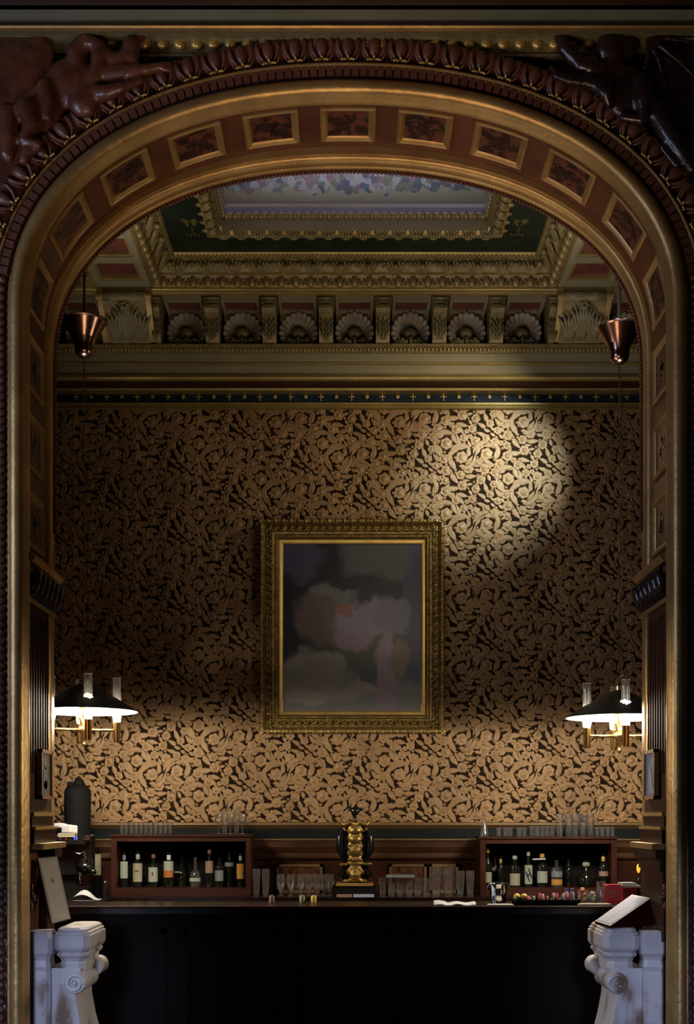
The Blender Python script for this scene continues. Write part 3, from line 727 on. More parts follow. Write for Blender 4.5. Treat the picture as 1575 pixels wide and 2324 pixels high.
def flowers():
    m = bpy.data.materials.new('painted_flower_garland'); m.use_nodes = True; nt = m.node_tree; bs = nt.nodes['Principled BSDF']; bs.inputs['Roughness'].default_value = .7
    tc = node(nt, 'ShaderNodeTexCoord'); nz = node(nt, 'ShaderNodeTexNoise'); nz.inputs['Scale'].default_value = 14
    mx = node(nt, 'ShaderNodeMix', data_type='VECTOR'); mx.inputs['Factor'].default_value = .06
    nt.links.new(tc.outputs['Object'], nz.inputs['Vector']); nt.links.new(tc.outputs['Object'], mx.inputs['A']); nt.links.new(nz.outputs['Color'], mx.inputs['B'])
    v = node(nt, 'ShaderNodeTexVoronoi'); v.inputs['Scale'].default_value = 24; nt.links.new(mx.outputs['Result'], v.inputs['Vector'])
    r = node(nt, 'ShaderNodeValToRGB'); nt.links.new(v.outputs['Color'], r.inputs[0])
    cs = [(.07, .075, .10), (.15, .12, .14), (.11, .125, .09), (.27, .25, .23), (.07, .085, .12), (.19, .11, .13), (.24, .25, .27), (.12, .13, .09), (.2, .18, .17)]
    e = r.color_ramp.elements
    for i, c in enumerate(cs):
        p = .15+.7*i/len(cs)
        el = e[i] if i < 2 else e.new(p)
        el.position = p; el.color = c+(1,)
    r.color_ramp.interpolation = 'CONSTANT'
    n2 = node(nt, 'ShaderNodeTexNoise'); n2.inputs['Scale'].default_value = 60; nt.links.new(tc.outputs['Object'], n2.inputs['Vector'])
    mm = node(nt, 'ShaderNodeMix', data_type='RGBA', blend_type='MULTIPLY'); mm.inputs['Factor'].default_value = .5
    nt.links.new(r.outputs[0], mm.inputs['A']); nt.links.new(n2.outputs['Fac'], mm.inputs['B'])
    # cream ground below an irregular garland edge
    sp = node(nt, 'ShaderNodeSeparateXYZ'); nt.links.new(tc.outputs['Object'], sp.inputs[0])
    n3 = node(nt, 'ShaderNodeTexVoronoi'); n3.inputs['Scale'].default_value = 15; nt.links.new(tc.outputs['Object'], n3.inputs['Vector'])
    ad = node(nt, 'ShaderNodeMath', operation='MULTIPLY_ADD'); ad.inputs[1].default_value = -.09; nt.links.new(n3.outputs['Distance'], ad.inputs[0]); nt.links.new(sp.outputs['Z'], ad.inputs[2])
    gt = node(nt, 'ShaderNodeMath', operation='GREATER_THAN'); gt.inputs[1].default_value = z4+.032; nt.links.new(ad.outputs[0], gt.inputs[0])
    m2 = node(nt, 'ShaderNodeMix', data_type='RGBA'); m2.inputs['A'].default_value = (.18, .165, .12, 1)
    nt.links.new(gt.outputs[0], m2.inputs['Factor']); nt.links.new(mm.outputs['Result'], m2.inputs['B']); nt.links.new(m2.outputs['Result'], bs.inputs['Base Color'])
    return m
M['flowers'] = flowers()
rect_sweep('painted_cove', 'flowers', [(.56, z4), (.565, z4+.12), (.59, z4+.26), (.66, z4+.40), (.80, z4+.5), (1.0, z4+.53)])
MB().box(-1.2, 1.2, 6.9, 8.6, z4+.53, z4+.6).build('well_top', 'flowers', ce)
# beams running towards the hall, with sunk red panels
for sg in (-1, 1):
    xa, xb = sorted((XR+sg*(XO+.004), XR+sg*(XO+.385)))
    MB().box(xa, xb, 6.84, 8.72, zb+.03, zb+.12).build('beam', 'grey', ce)
    for k in range(6):
        y1 = 8.58-k*.36; y0 = y1-.27; xi, xj = xa+.045, xb-.045
        MB().box(xi, xj, y0, y1, zb+.024, zb+.04).build('beam_panel', 'redpanel', ce)
    fr = MB(); g = MB()
    ys = [8.72]
    for k in range(6):
        y1 = 8.58-k*.36; ys += [y1, y1-.27]
    ys.append(6.84)
    for i in range(0, len(ys)-1, 2): fr.box(xa+.046, xb-.046, ys[i+1], ys[i], zb-.006, zb+.03)
    for (u, v) in ((xa, xa+.045), (xb-.045, xb)): fr.box(u, v, 6.84, 8.72, zb-.006, zb+.03)
    fr.build('beam_framing', 'grey', ce)
    for k in range(6):
        y1 = 8.58-k*.36; y0 = y1-.27; xi, xj = xa+.045, xb-.045
        for (p, q, r_, s_) in ((xi, xj, y1-.03, y1), (xi, xj, y0, y0+.012), (xi+.001, xi+.02, y0+.013, y1-.031), (xj-.02, xj-.001, y0+.013, y1-.031)):
            g.box(p, q, r_, s_, zb+.0, zb+.026)
    g.build('beam_gilt_frames', 'cgoldlt', ce)
    # outer bays
    o_ = XR+sg*(XO+.385); e_ = sg*2.9; u, v = sorted((o_, e_))
    MB().box(u, v, 6.84, 9.3, ZG+.05, ZG+.1).build('outer_ceiling', 'olive', ce)
    MB().box(min(o_, o_+sg*.1), max(o_, o_+sg*.1), 6.84, 8.7, zb-.005, zb+.1).build('outer_beam_moulding', 'cgold', ce)
    MB().box(u, v, 8.66, 8.75, zb-.01, zb+.08).build('outer_cornice_moulding', 'cgold', ce)
    b = MB()
    for k in range(8): b.ell((o_+sg*(.06+k*.10), 8.65, zb+.04), (.028, .02, .035), 8, 6)
    b.build('outer_eggs', 'cgoldlt', ce, 2)
MB().box(-2.9, 2.9, 6.5, 9.4, 6.3, 6.35).build('ceiling_slab', 'black', ce)
for sg in (-1, 1):
    xa, xb = sorted((XR+sg*(XO+.0), XR+sg*(XO+.2))); MB().box(xa, xb, 6.84, 8.9, zb+.12, 6.3).build('well_backing', 'black', ce)
MB().box(-2.9, 2.9, 8.72, 9.3, zb+.09, 6.3).build('well_backing', 'black', ce)

# ---------------------------------------------------------------- dado behind the bar
dd = empty('trim_4', (0, 9.3, 1.4)); struct(dd, 'brown wood dado with navy stripe and burl panels behind the back bar')
def dm(name, m, prof, x0=-2.85, x1=2.85, sm=30): return mold(name, m, dd, prof, x0, x1, sm, .04)
dm('dado_cap', 'dullgold', [(1866, 9.31), (1868, 9.27), (1872, 9.265), (1876, 9.28), (1881, 9.30)])
dm('dado_navy_stripe', 'navydk', [(1881, 9.30), (1903, 9.30)])
dm('dado_gilt_line', 'dullgold', [(1903, 9.30), (1904, 9.28), (1907, 9.28), (1908, 9.30)])
dm('dado_moulding', 'wood', [(1908, 9.29), (1914, 9.27), (1922, 9.26), (1928, 9.265), (1936, 9.28), (1944, 9.275), (1948, 9.26), (1954, 9.285), (1960, 9.29)])
dm('dado_boards', 'cab', [(1960, 9.29), (2060, 9.29)])
for (x0, x1) in ((628, 732), (883, 968), (974, 1040)):
    Y = 9.28; x0, x1 = PX(x0, Y), PX(x1, Y); za, zc_ = PZ(2026, Y), PZ(1961, Y)
    MB().box(x0+.02, x1-.02, Y-.006, Y+.01, za+.02, zc_-.02).build('burl_panel', 'burl', dd)
    g = MB()
    for (a, b_, c, d) in ((x0, x1, zc_-.02, zc_), (x0, x1, za, za+.02), (x0, x0+.02, za, zc_), (x1-.02, x1, za, zc_)): g.box(a, b_, Y-.014, Y+.01, c, d)
    g.build('burl_panel_frame', 'dullgold', dd)

# ---------------------------------------------------------------- portrait-format painting in a gilt frame
def art():
    m = bpy.data.materials.new('painted_canvas'); m.use_nodes = True; nt = m.node_tree; bs = nt.nodes['Principled BSDF']; bs.inputs['Roughness'].default_value = .42
    tc = node(nt, 'ShaderNodeTexCoord'); nz = node(nt, 'ShaderNodeTexNoise'); nz.inputs['Scale'].default_value = 5; nz.inputs['Detail'].default_value = 6
    nt.links.new(tc.outputs['Generated'], nz.inputs['Vector'])
    sub = node(nt, 'ShaderNodeVectorMath', operation='SUBTRACT'); sub.inputs[1].default_value = (.5, .5, .5); nt.links.new(nz.outputs['Color'], sub.inputs[0])
    sca = node(nt, 'ShaderNodeVectorMath', operation='SCALE'); sca.inputs['Scale'].default_value = .28; nt.links.new(sub.outputs[0], sca.inputs[0])
    add = node(nt, 'ShaderNodeVectorMath', operation='ADD'); nt.links.new(tc.outputs['Generated'], add.inputs[0]); nt.links.new(sca.outputs[0], add.inputs[1])
    cur = None
    rgb = node(nt, 'ShaderNodeRGB'); rgb.outputs[0].default_value = (.006, .006, .014, 1); cur = rgb.outputs[0]
    #  u, v, ru, rv, colour, rotation
    blobs = [(.72, .93, .33, .16, (.055, .060, .062)), (.10, .93, .2, .16, (.035, .033, .065)), (.97, .5, .10, .6, (.035, .035, .07)),
             (.48, .02, .62, .28, (.15, .155, .15)), (.22, .22, .33, .16, (.19, .19, .18)), (.60, .30, .20, .16, (.045, .055, .05)),
             (.28, .58, .20, .20, (.09, .065, .06)), (.36, .70, .18, .06, (.10, .11, .105)), (.60, .55, .24, .13, (.17, .15, .20)),
             (.80, .56, .15, .12, (.13, .12, .155)), (.50, .42, .16, .08, (.19, .13, .18)), (.76, .20, .07, .30, (.20, .15, .20)),
             (.85, .33, .08, .12, (.13, .10, .07)), (.22, .10, .22, .07, (.24, .24, .21)), (.55, .12, .22, .05, (.22, .21, .2)), (.44, .60, .10, .05, (.2, .08, .07))]
    for (u, v, ru, rv, c) in blobs:
        mp = node(nt, 'ShaderNodeMapping', vector_type='TEXTURE'); mp.inputs['Location'].default_value = (u, 0, v); mp.inputs['Scale'].default_value = (ru, 1000, rv)
        nt.links.new(add.outputs[0], mp.inputs[0])
        ln = node(nt, 'ShaderNodeVectorMath', operation='LENGTH'); nt.links.new(mp.outputs[0], ln.inputs[0])
        mr = node(nt, 'ShaderNodeMapRange', interpolation_type='SMOOTHSTEP'); mr.inputs['From Min'].default_value = 1.12; mr.inputs['From Max'].default_value = .72; nt.links.new(ln.outputs['Value'], mr.inputs[0])
        mx = node(nt, 'ShaderNodeMix', data_type='RGBA'); nt.links.new(mr.outputs[0], mx.inputs['Factor']); nt.links.new(cur, mx.inputs['A']); mx.inputs['B'].default_value = (c[0]*1.3, c[1]*1.3, c[2]*1.45, 1)
        cur = mx.outputs['Result']
    nt.links.new(cur, bs.inputs['Base Color'])
    return m
M['art'] = art()
pf = empty('framed_painting', P(799, 1665, 9.30)); tag(pf, 'large dark blue and lavender painting in a heavy carved gilt frame on the wallpaper', 'painting')
YP = 9.30
fx0, fx1, fz0, fz1 = PX(591, YP-.07), PX(1007, YP-.07), PZ(1664, YP-.07), PZ(1181, YP-.07)
def frame_ring(prof, name, m, par, sm=30, orn=None):
    b = MB(); vs = []
    for ins, y in prof: vs += [(fx0+ins, y, fz0+ins), (fx1-ins, y, fz0+ins), (fx1-ins, y, fz1-ins), (fx0+ins, y, fz1-ins)]
    b.add(vs, [(4*i+k, 4*i+(k+1) % 4, 4*(i+1)+(k+1) % 4, 4*(i+1)+k) for i in range(len(prof)-1) for k in range(4)])
    return b.build(name, m, par, sm)
M['frame'] = mat('antique_gilt_frame', (.38, .26, .085), .36, .6, (.2, .13, .045), 26, bump=.7, bscale=70)
frame_ring([(0, 9.33), (0, 9.20), (.008, 9.19), (.02, 9.19), (.03, 9.205), (.045, 9.235), (.065, 9.235), (.09, 9.21), (.105, 9.215), (.11, 9.23)], 'carved_moulding', 'frame', pf)
frame_ring([(.11, 9.23), (.112, 9.222), (.125, 9.222), (.135, 9.24), (.14, 9.25)], 'bead_moulding', 'frame', pf)
frame_ring([(.14, 9.25), (.15, 9.252), (.168, 9.262), (.171, 9.275)], 'plain_gilt_slip', 'goldlt', pf)
def oval(b):
    """scroll leaves round the frame"""
    for (p0, p1, d, inn) in (((fx0, fz0), (fx1, fz0), (1, 0), (0, 1)), ((fx1, fz0), (fx1, fz1), (0, 1), (-1, 0)), ((fx1, fz1), (fx0, fz1), (-1, 0), (0, -1)), ((fx0, fz1), (fx0, fz0), (0, -1), (1, 0))):
        L = abs(p1[0]-p0[0])+abs(p1[1]-p0[1]); n = int(L/.055); rr = random.Random(int(L*100))
        for k in range(n+1):
            u = L*k/n
            def q(du, dv, y): return (p0[0]+d[0]*(u+du)+inn[0]*dv, y, p0[1]+d[1]*(u+du)+inn[1]*dv)
            if .03 < u < L-.03:
                b.tube([q(-.02, .085, 9.205), q(0, .07, 9.205), q(.018, .08, 9.20), q(.008, .095, 9.20)], [.006, .009, .008, .004], 5)
                b.tube([q(-.022, .062, 9.22), q(.0, .05, 9.222), q(.02, .056, 9.22)], [.004, .009, .004], 5)
            b.ell(q(0, .012, 9.19), (.017, .008, .017), 7, 4)
        n = int(L/.019)
        for k in range(n+1):
            u = L*k/n
            if .11 < u < L-.11:
                b.ell((p0[0]+d[0]*u+inn[0]*.118, 9.222, p0[1]+d[1]*u+inn[1]*.118), (.007, .005, .007), 6, 4)
b = MB(); oval(b); b.build('frame_leafwork', 'frame', pf, 2)
MB().box(fx0+.165, fx1-.165, 9.272, 9.285, fz0+.165, fz1-.165).build('canvas', 'art', pf)

# ---------------------------------------------------------------- pendant lamps
def pendant(name, label, cx, Y, rim_py, bowl_py, top_py, rot, chain_off):
    X = PX(cx, Y); zr = PZ(rim_py, Y); t = empty(name, (X, Y, zr)); tag(t, label, 'lamp', 'pendant lamps over the bar')
    L = .326
    b = MB(); b.cap = 0
    # shade with four holes for the chimneys
    def zz(r): return zr+.165*(1-(r/L)**1.35)+.012*max(0, (1-r/.12))
    holes = [(.2*cos(rot+k*pi/2), .2*sin(rot+k*pi/2)) for k in range(4)]
    def shade(off, name_, m_):
        vs = {}; b = MB(); N, Rn = 96, 26; idx = {}
        vsl = []
        for i in range(Rn+1):
            r = .03+(L-.03)*i/Rn
            for k in range(N):
                a = 2*pi*k/N; vsl.append((X+r*cos(a), Y+r*sin(a), zz(r)+off))
        fs = []
        for i in range(Rn):
            for k in range(N):
                r = .03+(L-.03)*(i+.5)/Rn; a = 2*pi*(k+.5)/N; x, y = r*cos(a), r*sin(a)
                if any((x-hx)**2+(y-hy)**2 < .030**2 for hx, hy in holes): continue
                fs.append((i*N+k, (i+1)*N+k, (i+1)*N+(k+1) % N, i*N+(k+1) % N))
        b.add(vsl, fs); return b.build(name_, m_, t, 2)
    shade(0, 'shade', 'shade'); shade(-.004, 'shade_lining', 'shadein')
    b = MB(); b.lathe([(.001, .02), (.034, .015), (.034, -.01), (.02, -.02)], (X, Y, zr+.175), 14); b.build('shade_cap', 'brass', t, 30)
    MB().tube([(X, Y, zr+.19), (X, Y, zr-.115)], .009, 8).build('stem', 'brass', t, 2)
    b = MB(); b.lathe([(.001, -.22), (.012, -.215), (.014, -.20), (.006, -.19), (.01, -.175), (.02, -.16), (.016, -.14), (.036, -.125), (.036, -.10), (.018, -.09), (.012, -.06), (.024, -.03), (.026, .03), (.014, .07)], (X, Y, zr), 14)
    b.build('finial', 'brass', t, 2)
    for k, (hx, hy) in enumerate(holes):
        x, y = X+hx, Y+hy; zs = zr-.085-.125+.02
        MB().tube([(X+hx*.1, Y+hy*.1, zr-.115), (x, y, zr-.115)], .009, 6).build('lamp_arm', 'brass', t, 2)
        bb = MB(); bb.lathe([(.001, 0), (.016, 0), (.0225, .012), (.0225, .115), (.025, .12), (.025, .125), (.014, .125)], (x, y, zs), 14); bb.build('lamp_sleeve', 'brass', t, 30)
        bb = MB(); bb.lathe([(.001, .124), (.010, .126), (.016, .145), (.018, .175), (.013, .205), (.004, .225), (.001, .228)], (x, y, zs), 12); bu = bb.build('bulb', 'bulb', t, 2)
        bb = MB(); bb.cap = 0; bb.lathe([(.0235, .125), (.028, .15), (.030, .18), (.0265, .22), (.0262, .40), (.0268, .402), (.0245, .402)], (x, y, zs), 18); bb.build('glass_chimney', 'chim', t, 2)
        lt = lamp('bulb_light', 'POINT', (x, y, zs+.175), 235, (1, .90, .75), shadow_soft_size=.024)
        lt.parent = t; lt.matrix_parent_inverse = Matrix.Translation(-Vector(t.location))
    bb = MB()
    for q in range(4):
        a = rot+pi/4+q*pi/2
        bb.tube([(X+.012*cos(a), Y+.012*sin(a), zr-.10), (X+.05*cos(a), Y+.05*sin(a), zr-.03), (X+.03*cos(a), Y+.03*sin(a), zr+.04), (X+.01*cos(a), Y+.01*sin(a), zr+.09)], .0055, 6)
    bb.build('lamp_scroll', 'brass', t, 2)
    # chain
    zbw = PZ(bowl_py, Y); ztop = zr+.19
    b = MB(); z = ztop; k = 0
    while z < zbw-.01:
        pts = []
        for q in range(9):
            a = 2*pi*q/8; u = .006*cos(a); w = .013*sin(a)
            pts.append((X+(u if k % 2 else 0), Y+(0 if k % 2 else u), z+w))
        b.tube(pts, .0019, 4); z += .0215; k += 1
    b.build('chain', 'chaink', t, 2)
    b = MB(); n = 26; b.tube([(X+.012*sin(q*.9)+.006, Y, ztop+(zbw-ztop)*q/n) for q in range(n+1)], .0028, 5); b.build('twisted_flex', 'chaink', t, 2)
    b = MB(); b.tube([(X+.02, Y, ztop+.09), (X+.035, Y, ztop+.075), (X-.02, Y, ztop+.04), (X+.004, Y, ztop)], .004, 6); b.build('chain_hook', 'brass', t, 2)
    # copper bowl with inner cup
    k = .00266
    b = MB(); b.cap = 0
    b.lathe([(.002, -.012), (.03, -.006), (.052, .012), (.060, .04), (.057, .062), (.063, .075), (.086, .14), (.128, .20), (.142, .212), (.138, .212), (.10, .152), (.06, .082), (.03, .04)], (X, Y, zbw+.01), 28)
    b.build('copper_bowl', 'copper', t, 50)
    zt = PZ(top_py, Y)
    MB().tube([(X, Y, zbw+.05), (X, Y, zt)], .012 if chain_off else .0085, 8).build('hanging_rod', 'label2' if chain_off else 'darkmetal', t, 2)
    if chain_off:
        b = MB()
        for q in range(6): b.ell((X+.045*cos(q*1.05), Y+.045*sin(q*1.05), zbw+.245), (.022, .022, .02), 8, 6)
        b.build('white_collar', mat('lit_white_glass', (.9, .9, .85), .4, emit=(.9, .95, .9), estr=.5), t, 2)
    b = MB()
    for q in range(5): b.ell((X+.012*cos(q*2.5), Y+.012*sin(q*2.5), zt+.01+q*.014), (.016, .016, .014), 8, 6)
    b.tube([(X, Y, zt), (X, Y, 5.6)], .004, 6)
    b.build('ceiling_hook', 'chaink', t, 2)
    return t
pendant('pendant_lamp', 'wide black-shaded pendant lamp with lit bulbs hanging left of the painting, beside the left jamb', 191, 7.6, 1614, 812, 625, radians(19), 0)
pendant('pendant_lamp', 'wide black-shaded pendant lamp with lit bulbs hanging right of the painting, by the right jamb', 1406, 7.6, 1628, 826, 640, radians(88), 1)

# ---------------------------------------------------------------- bar counter (front) and back counter
YC0, YC1 = 7.20, 7.62; ZC = PZ(2057, YC0)
bc = empty('bar_counter', (0, 7.4, 0)); tag(bc, 'long nearly black panelled wooden bar counter across the room', 'bar counter')
b = MB(); b.prism([(YC0, ZC-.045), (YC0-.0, ZC-.012), (YC0+.008, ZC), (YC1, ZC), (YC1, ZC-.045)], -2.5, 2.5, 'x'); b.build('counter_top', 'dktop', bc)
b = MB(); b.prism([(YC0-.004, ZC-.010), (YC0-.004, ZC-.001), (YC0+.004, ZC+.001), (YC0+.004, ZC-.010)], -2.5, 2.5, 'x'); b.build('counter_edge_strip', 'cab', bc)
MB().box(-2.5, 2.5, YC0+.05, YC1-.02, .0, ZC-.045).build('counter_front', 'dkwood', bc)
b = MB()
for k in range(7):
    x = -2.3+k*.66
    for (a, c, d, e) in ((x, x+.56, .95, .98), (x, x+.56, .25, .28), (x, x+.03, .25, .98), (x+.53, x+.56, .25, .98)): b.box(a, c, YC0+.035, YC0+.06, d, e)
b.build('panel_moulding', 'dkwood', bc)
YB0 = 8.70; ZB = PZ(2037, YB0)
kc = empty('back_counter', (0, 9.0, 0)); tag(kc, 'dark wooden back counter along the wall behind the bar', 'counter')
MB().box(-2.8, 2.8, YB0, 9.27, ZB-.04, ZB).build('counter_top', 'dktop', kc)
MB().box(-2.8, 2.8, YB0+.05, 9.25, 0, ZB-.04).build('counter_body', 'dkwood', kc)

# bottle cabinets standing on the back counter
def cabinet(x0, x1, ytop, label):
    Y = 8.93; X0, X1 = PX(x0, Y), PX(x1, Y); zt = PZ(ytop, Y); D = .30
    t = empty('bottle_cabinet', ((X0+X1)/2, Y+D/2, ZB)); tag(t, label, 'cabinet', 'bottle cabinets on the back counter')
    MB().box(X0-.012, X1+.012, Y-.012, Y+D, zt-.016, zt).build('top', 'cab', t)
    MB().box(X0+.041, X1-.041, Y, Y+D-.014, zt-.05, zt-.017).build('top_rail', 'cab', t)
    for (a, c) in ((X0, X0+.04), (X1-.04, X1)): MB().box(a, c, Y, Y+D-.013, ZB, zt-.0165).build('side_panel', 'cab', t)
    MB().box(X0+.041, X1-.041, Y+.001, Y+D-.014, ZB, ZB+.055).build('base_rail', 'cab', t)
    MB().box(X0+.02, X1-.02, Y+D-.012, Y+D, ZB, zt-.016).build('back_panel', 'black', t)
    return zt, ZB+.055
ztop, zsh = cabinet(252, 570, 1894, 'low brown open-fronted cabinet of bottles on the back counter, left of the gilt ornament')
ztop2, _ = cabinet(1090, 1400, 1899, 'low brown open-fronted cabinet of bottles on the back counter, right of the gilt ornament')

# ---------------------------------------------------------------- bottles
def bottle(px, Y, z0, top_py, w_px, label, glass='dgl', lab=None, cap=None, neck=None, shape='wine', extra=None, grp='bottles in the left cabinet'):
    X = PX(px, Y); r = w_px/2*Y/F; H = PZ(top_py, Y)-z0
    t = empty('bottle', (X, Y, z0)); tag(t, label, 'bottle', grp)
    if shape == 'wine': prof = [(.001, 0), (r*.9, 0), (r, .01), (r, H*.60), (r*.85, H*.68), (r*.42, H*.76), (r*.36, H*.80), (r*.34, H*.96), (r*.40, H*.965), (r*.40, H)]
    elif shape == 'square': prof = [(.001, 0), (r*.95, 0), (r, .01), (r, H*.66), (r*.9, H*.72), (r*.38, H*.78), (r*.36, H*.97), (r*.42, H*.975), (r*.42, H)]
    elif shape == 'pear': prof = [(.001, 0), (r*.7, 0), (r, H*.12), (r*1.0, H*.3), (r*.7, H*.5), (r*.36, H*.66), (r*.3, H*.95), (r*.36, H)]
    else: prof = [(.001, 0), (r*.8, 0), (r, H*.15), (r*.98, H*.38), (r*.75, H*.52), (r*.3, H*.6), (r*.26, H*.96), (r*.34, H)]
    b = MB(); b.cap = 0; b.lathe(prof+[(.001, H)], (X, Y, z0), 18); b.build('glass_body', glass, t, 40)
    if cap: MB().lathe([(r*.30, H*.93), (r*.46, H*.94), (r*.46, H*1.03), (r*.36, H*1.06), (.001, H*1.06)], (X, Y, z0), 12).build('cap', cap, t, 40)
    if neck:
        b = MB(); b.cap = 0; b.lathe([(r*.40, H*.78), (r*.45, H*.82), (r*.42, H*.90), (r*.38, H*.92)], (X, Y, z0), 12); b.build('neck_foil_and_glint', neck, t, 2)
    if lab:
        for (mt, l0, l1) in lab:
            z1_, z2_ = PZ(l1, Y), PZ(l0, Y); b = MB(); N = 12
            b.grid(lambda u, v: (X+(r+.0012)*sin((u-.5)*2.4), Y-(r+.0012)*cos((u-.5)*2.4), z1_+(z2_-z1_)*v), N, 1); b.build('label', mt, t, 2)
    if extra: extra(t, X, Y, z0, H, r)
    return t
def mark(t, X, Y, r, dx, z, w, h, m_): MB().box(X+dx-w/2, X+dx+w/2, Y-r-.0035, Y-r+.002, z-h/2, z+h/2).build('label_mark', m_, t)
YS = 9.03; g1n = 'bottles in the left cabinet'; g2n = 'bottles in the right cabinet'
bottle(282, YS, zsh, 1934, 18, 'slim dark bottle with tall white label, leftmost in left cabinet', lab=[('label', 1955, 1993)], neck='greylab')
bottle(313, YS, zsh, 1932, 22, 'tall dark bottle with cream label and pale neck, second in left cabinet', lab=[('label2', 1959, 2001)], neck='label', extra=lambda t, X, Y, z0, H, r: mark(t, X, Y, r, -.005, PZ(1976, Y), .03, .012, 'brownink'))
bottle(348, YS, zsh, 1943, 22, 'short dark bottle whose square white label has a small brown emblem', shape='square', lab=[('label', 1968, 2001)], cap='brownink', extra=lambda t, X, Y, z0, H, r: mark(t, X, Y, r, 0, PZ(1983, Y), .012, .028, 'brownink'))
bottle(383, YS, zsh, 1934, 23, 'bottle with white label over an orange band in left cabinet', lab=[('label', 1954, 1975), ('orange', 1975, 1991)], neck='white', shape='square')
bottle(413, YS+.10, zsh, 1942, 26, 'round dark bottle beside the orange-banded one, holding a pale stick across its front', shape='round', extra=lambda t, X, Y, z0, H, r: MB().tube([(X-.085, Y-r-.03, PZ(1978, Y)), (X+.0, Y-r-.02, PZ(1979, Y))], .006, 6).build('pour_spout', 'label2', t, 2))
bottle(443, YS, zsh, 1946, 26, 'round clear bottle with a low narrow white label in left cabinet', glass='glass', shape='round', lab=[('label', 1992, 2000)])
bottle(475, YS, zsh, 1933, 18, 'slim dark bottle with pink label and red cap in left cabinet', lab=[('pink', 1954, 1981)], cap='brownink')
bottle(498, YS, zsh, 1946, 20, 'short dark bottle with low grey label beside the pink-labelled bottle', lab=[('greylab', 1975, 1999)], shape='square')
bottle(521, YS+.06, zsh, 1931, 22, 'dark bottle with grey shoulder label, next to the amber-labelled bottle', lab=[('greylab', 1957, 1966)])
bottle(546, YS, zsh, 1936, 18, 'slim bottle with bright amber label, rightmost in left cabinet', lab=[('amber', 1960, 1994)], neck='label')
bottle(1107, YS, zsh, 1930, 18, 'dark bottle with yellow cap and olive label, leftmost in right cabinet', lab=[('label2', 1979, 2003)], cap='amber', grp=g2n)
bottle(1124, YS+.1, zsh, 1941, 17, 'dark bottle with small round pink seal, second in right cabinet', lab=[('pink', 1968, 1976)], grp=g2n)
bottle(1136, YS+.03, zsh, 1944, 16, 'slim dark bottle with gold foil neck behind the ice bucket', neck='goldlt', grp=g2n)
bottle(1168, YS, zsh, 1946, 24, 'bottle with wide square pale green label and white cap in right cabinet', lab=[('label2', 1982, 2009)], cap='label', shape='square', grp=g2n)
def hmark(t, X, Y, z0, H, r):
    z = PZ(1985, Y); y = Y-r-.004
    def bar(p, q, w):
        d = Vector((q[0]-p[0], q[1]-p[1])).normalized(); n_ = Vector((-d.y, d.x))*w
        MB().add([(X+p[0]+n_.x, y, z+p[1]+n_.y), (X+q[0]+n_.x, y, z+q[1]+n_.y), (X+q[0]-n_.x, y, z+q[1]-n_.y), (X+p[0]-n_.x, y, z+p[1]-n_.y),
                  (X+p[0]+n_.x, y+.004, z+p[1]+n_.y), (X+q[0]+n_.x, y+.004, z+q[1]+n_.y), (X+q[0]-n_.x, y+.004, z+q[1]-n_.y), (X+p[0]-n_.x, y+.004, z+p[1]-n_.y)], [(0, 1, 2, 3), (0, 4, 5, 1), (1, 5, 6, 2), (2, 6, 7, 3), (3, 7, 4, 0)]).build('label_letter_stroke', 'blackink', t)
    bar((-.020, .022), (.006, -.05), .005); bar((-.004, .048), (.021, -.02), .005); bar((-.012, -.010), (.012, .012), .005)
bottle(1199, YS, zsh, 1938, 18, 'bottle with tall white label bearing a slanted black letter H', lab=[('label', 1963, 2006)], cap='label2', extra=hmark, grp=g2n)
bottle(1230, YS, zsh, 1942, 24, 'clear bottle with pale label and yellow cap right of the H bottle', glass='dgl', lab=[('label', 1977, 2003)], cap='amber', shape='square', grp=g2n, extra=lambda t, X, Y, z0, H, r: MB().tube([(X-.075, Y-r, PZ(1950, Y)), (X+.02, Y-r, PZ(1949, Y))], .007, 6).build('pour_spout', 'white', t, 2))
bottle(1263, YS, zsh, 1952, 26, 'clear bottle with low orange label in right cabinet', glass='glass', lab=[('greylab', 1977, 1990), ('amber', 1995, 2008)], shape='square', grp=g2n)
bottle(1290, YS+.08, zsh, 1950, 18, 'plain black bottle between the orange-labelled and the broad pear-shaped bottles', grp=g2n)
bottle(1330, YS, zsh, 1952, 40, 'broad dark pear-shaped bottle with a cream glint painted on its neck in right cabinet', shape='pear', neck='label2', grp=g2n)  # cream neck band stands for a yellow-white highlight on the glass
bottle(1369, YS, zsh, 1938, 22, 'dark bottle with gold neck and small pink label, rightmost in right cabinet', lab=[('pink', 1977, 1988)], neck='goldlt', grp=g2n)
bottle(221, 9.05, ZB, 1925, 19, 'dark bottle with long plain white label beside the coffee grinder', lab=[('label2', 1938, 1986)], grp=None)

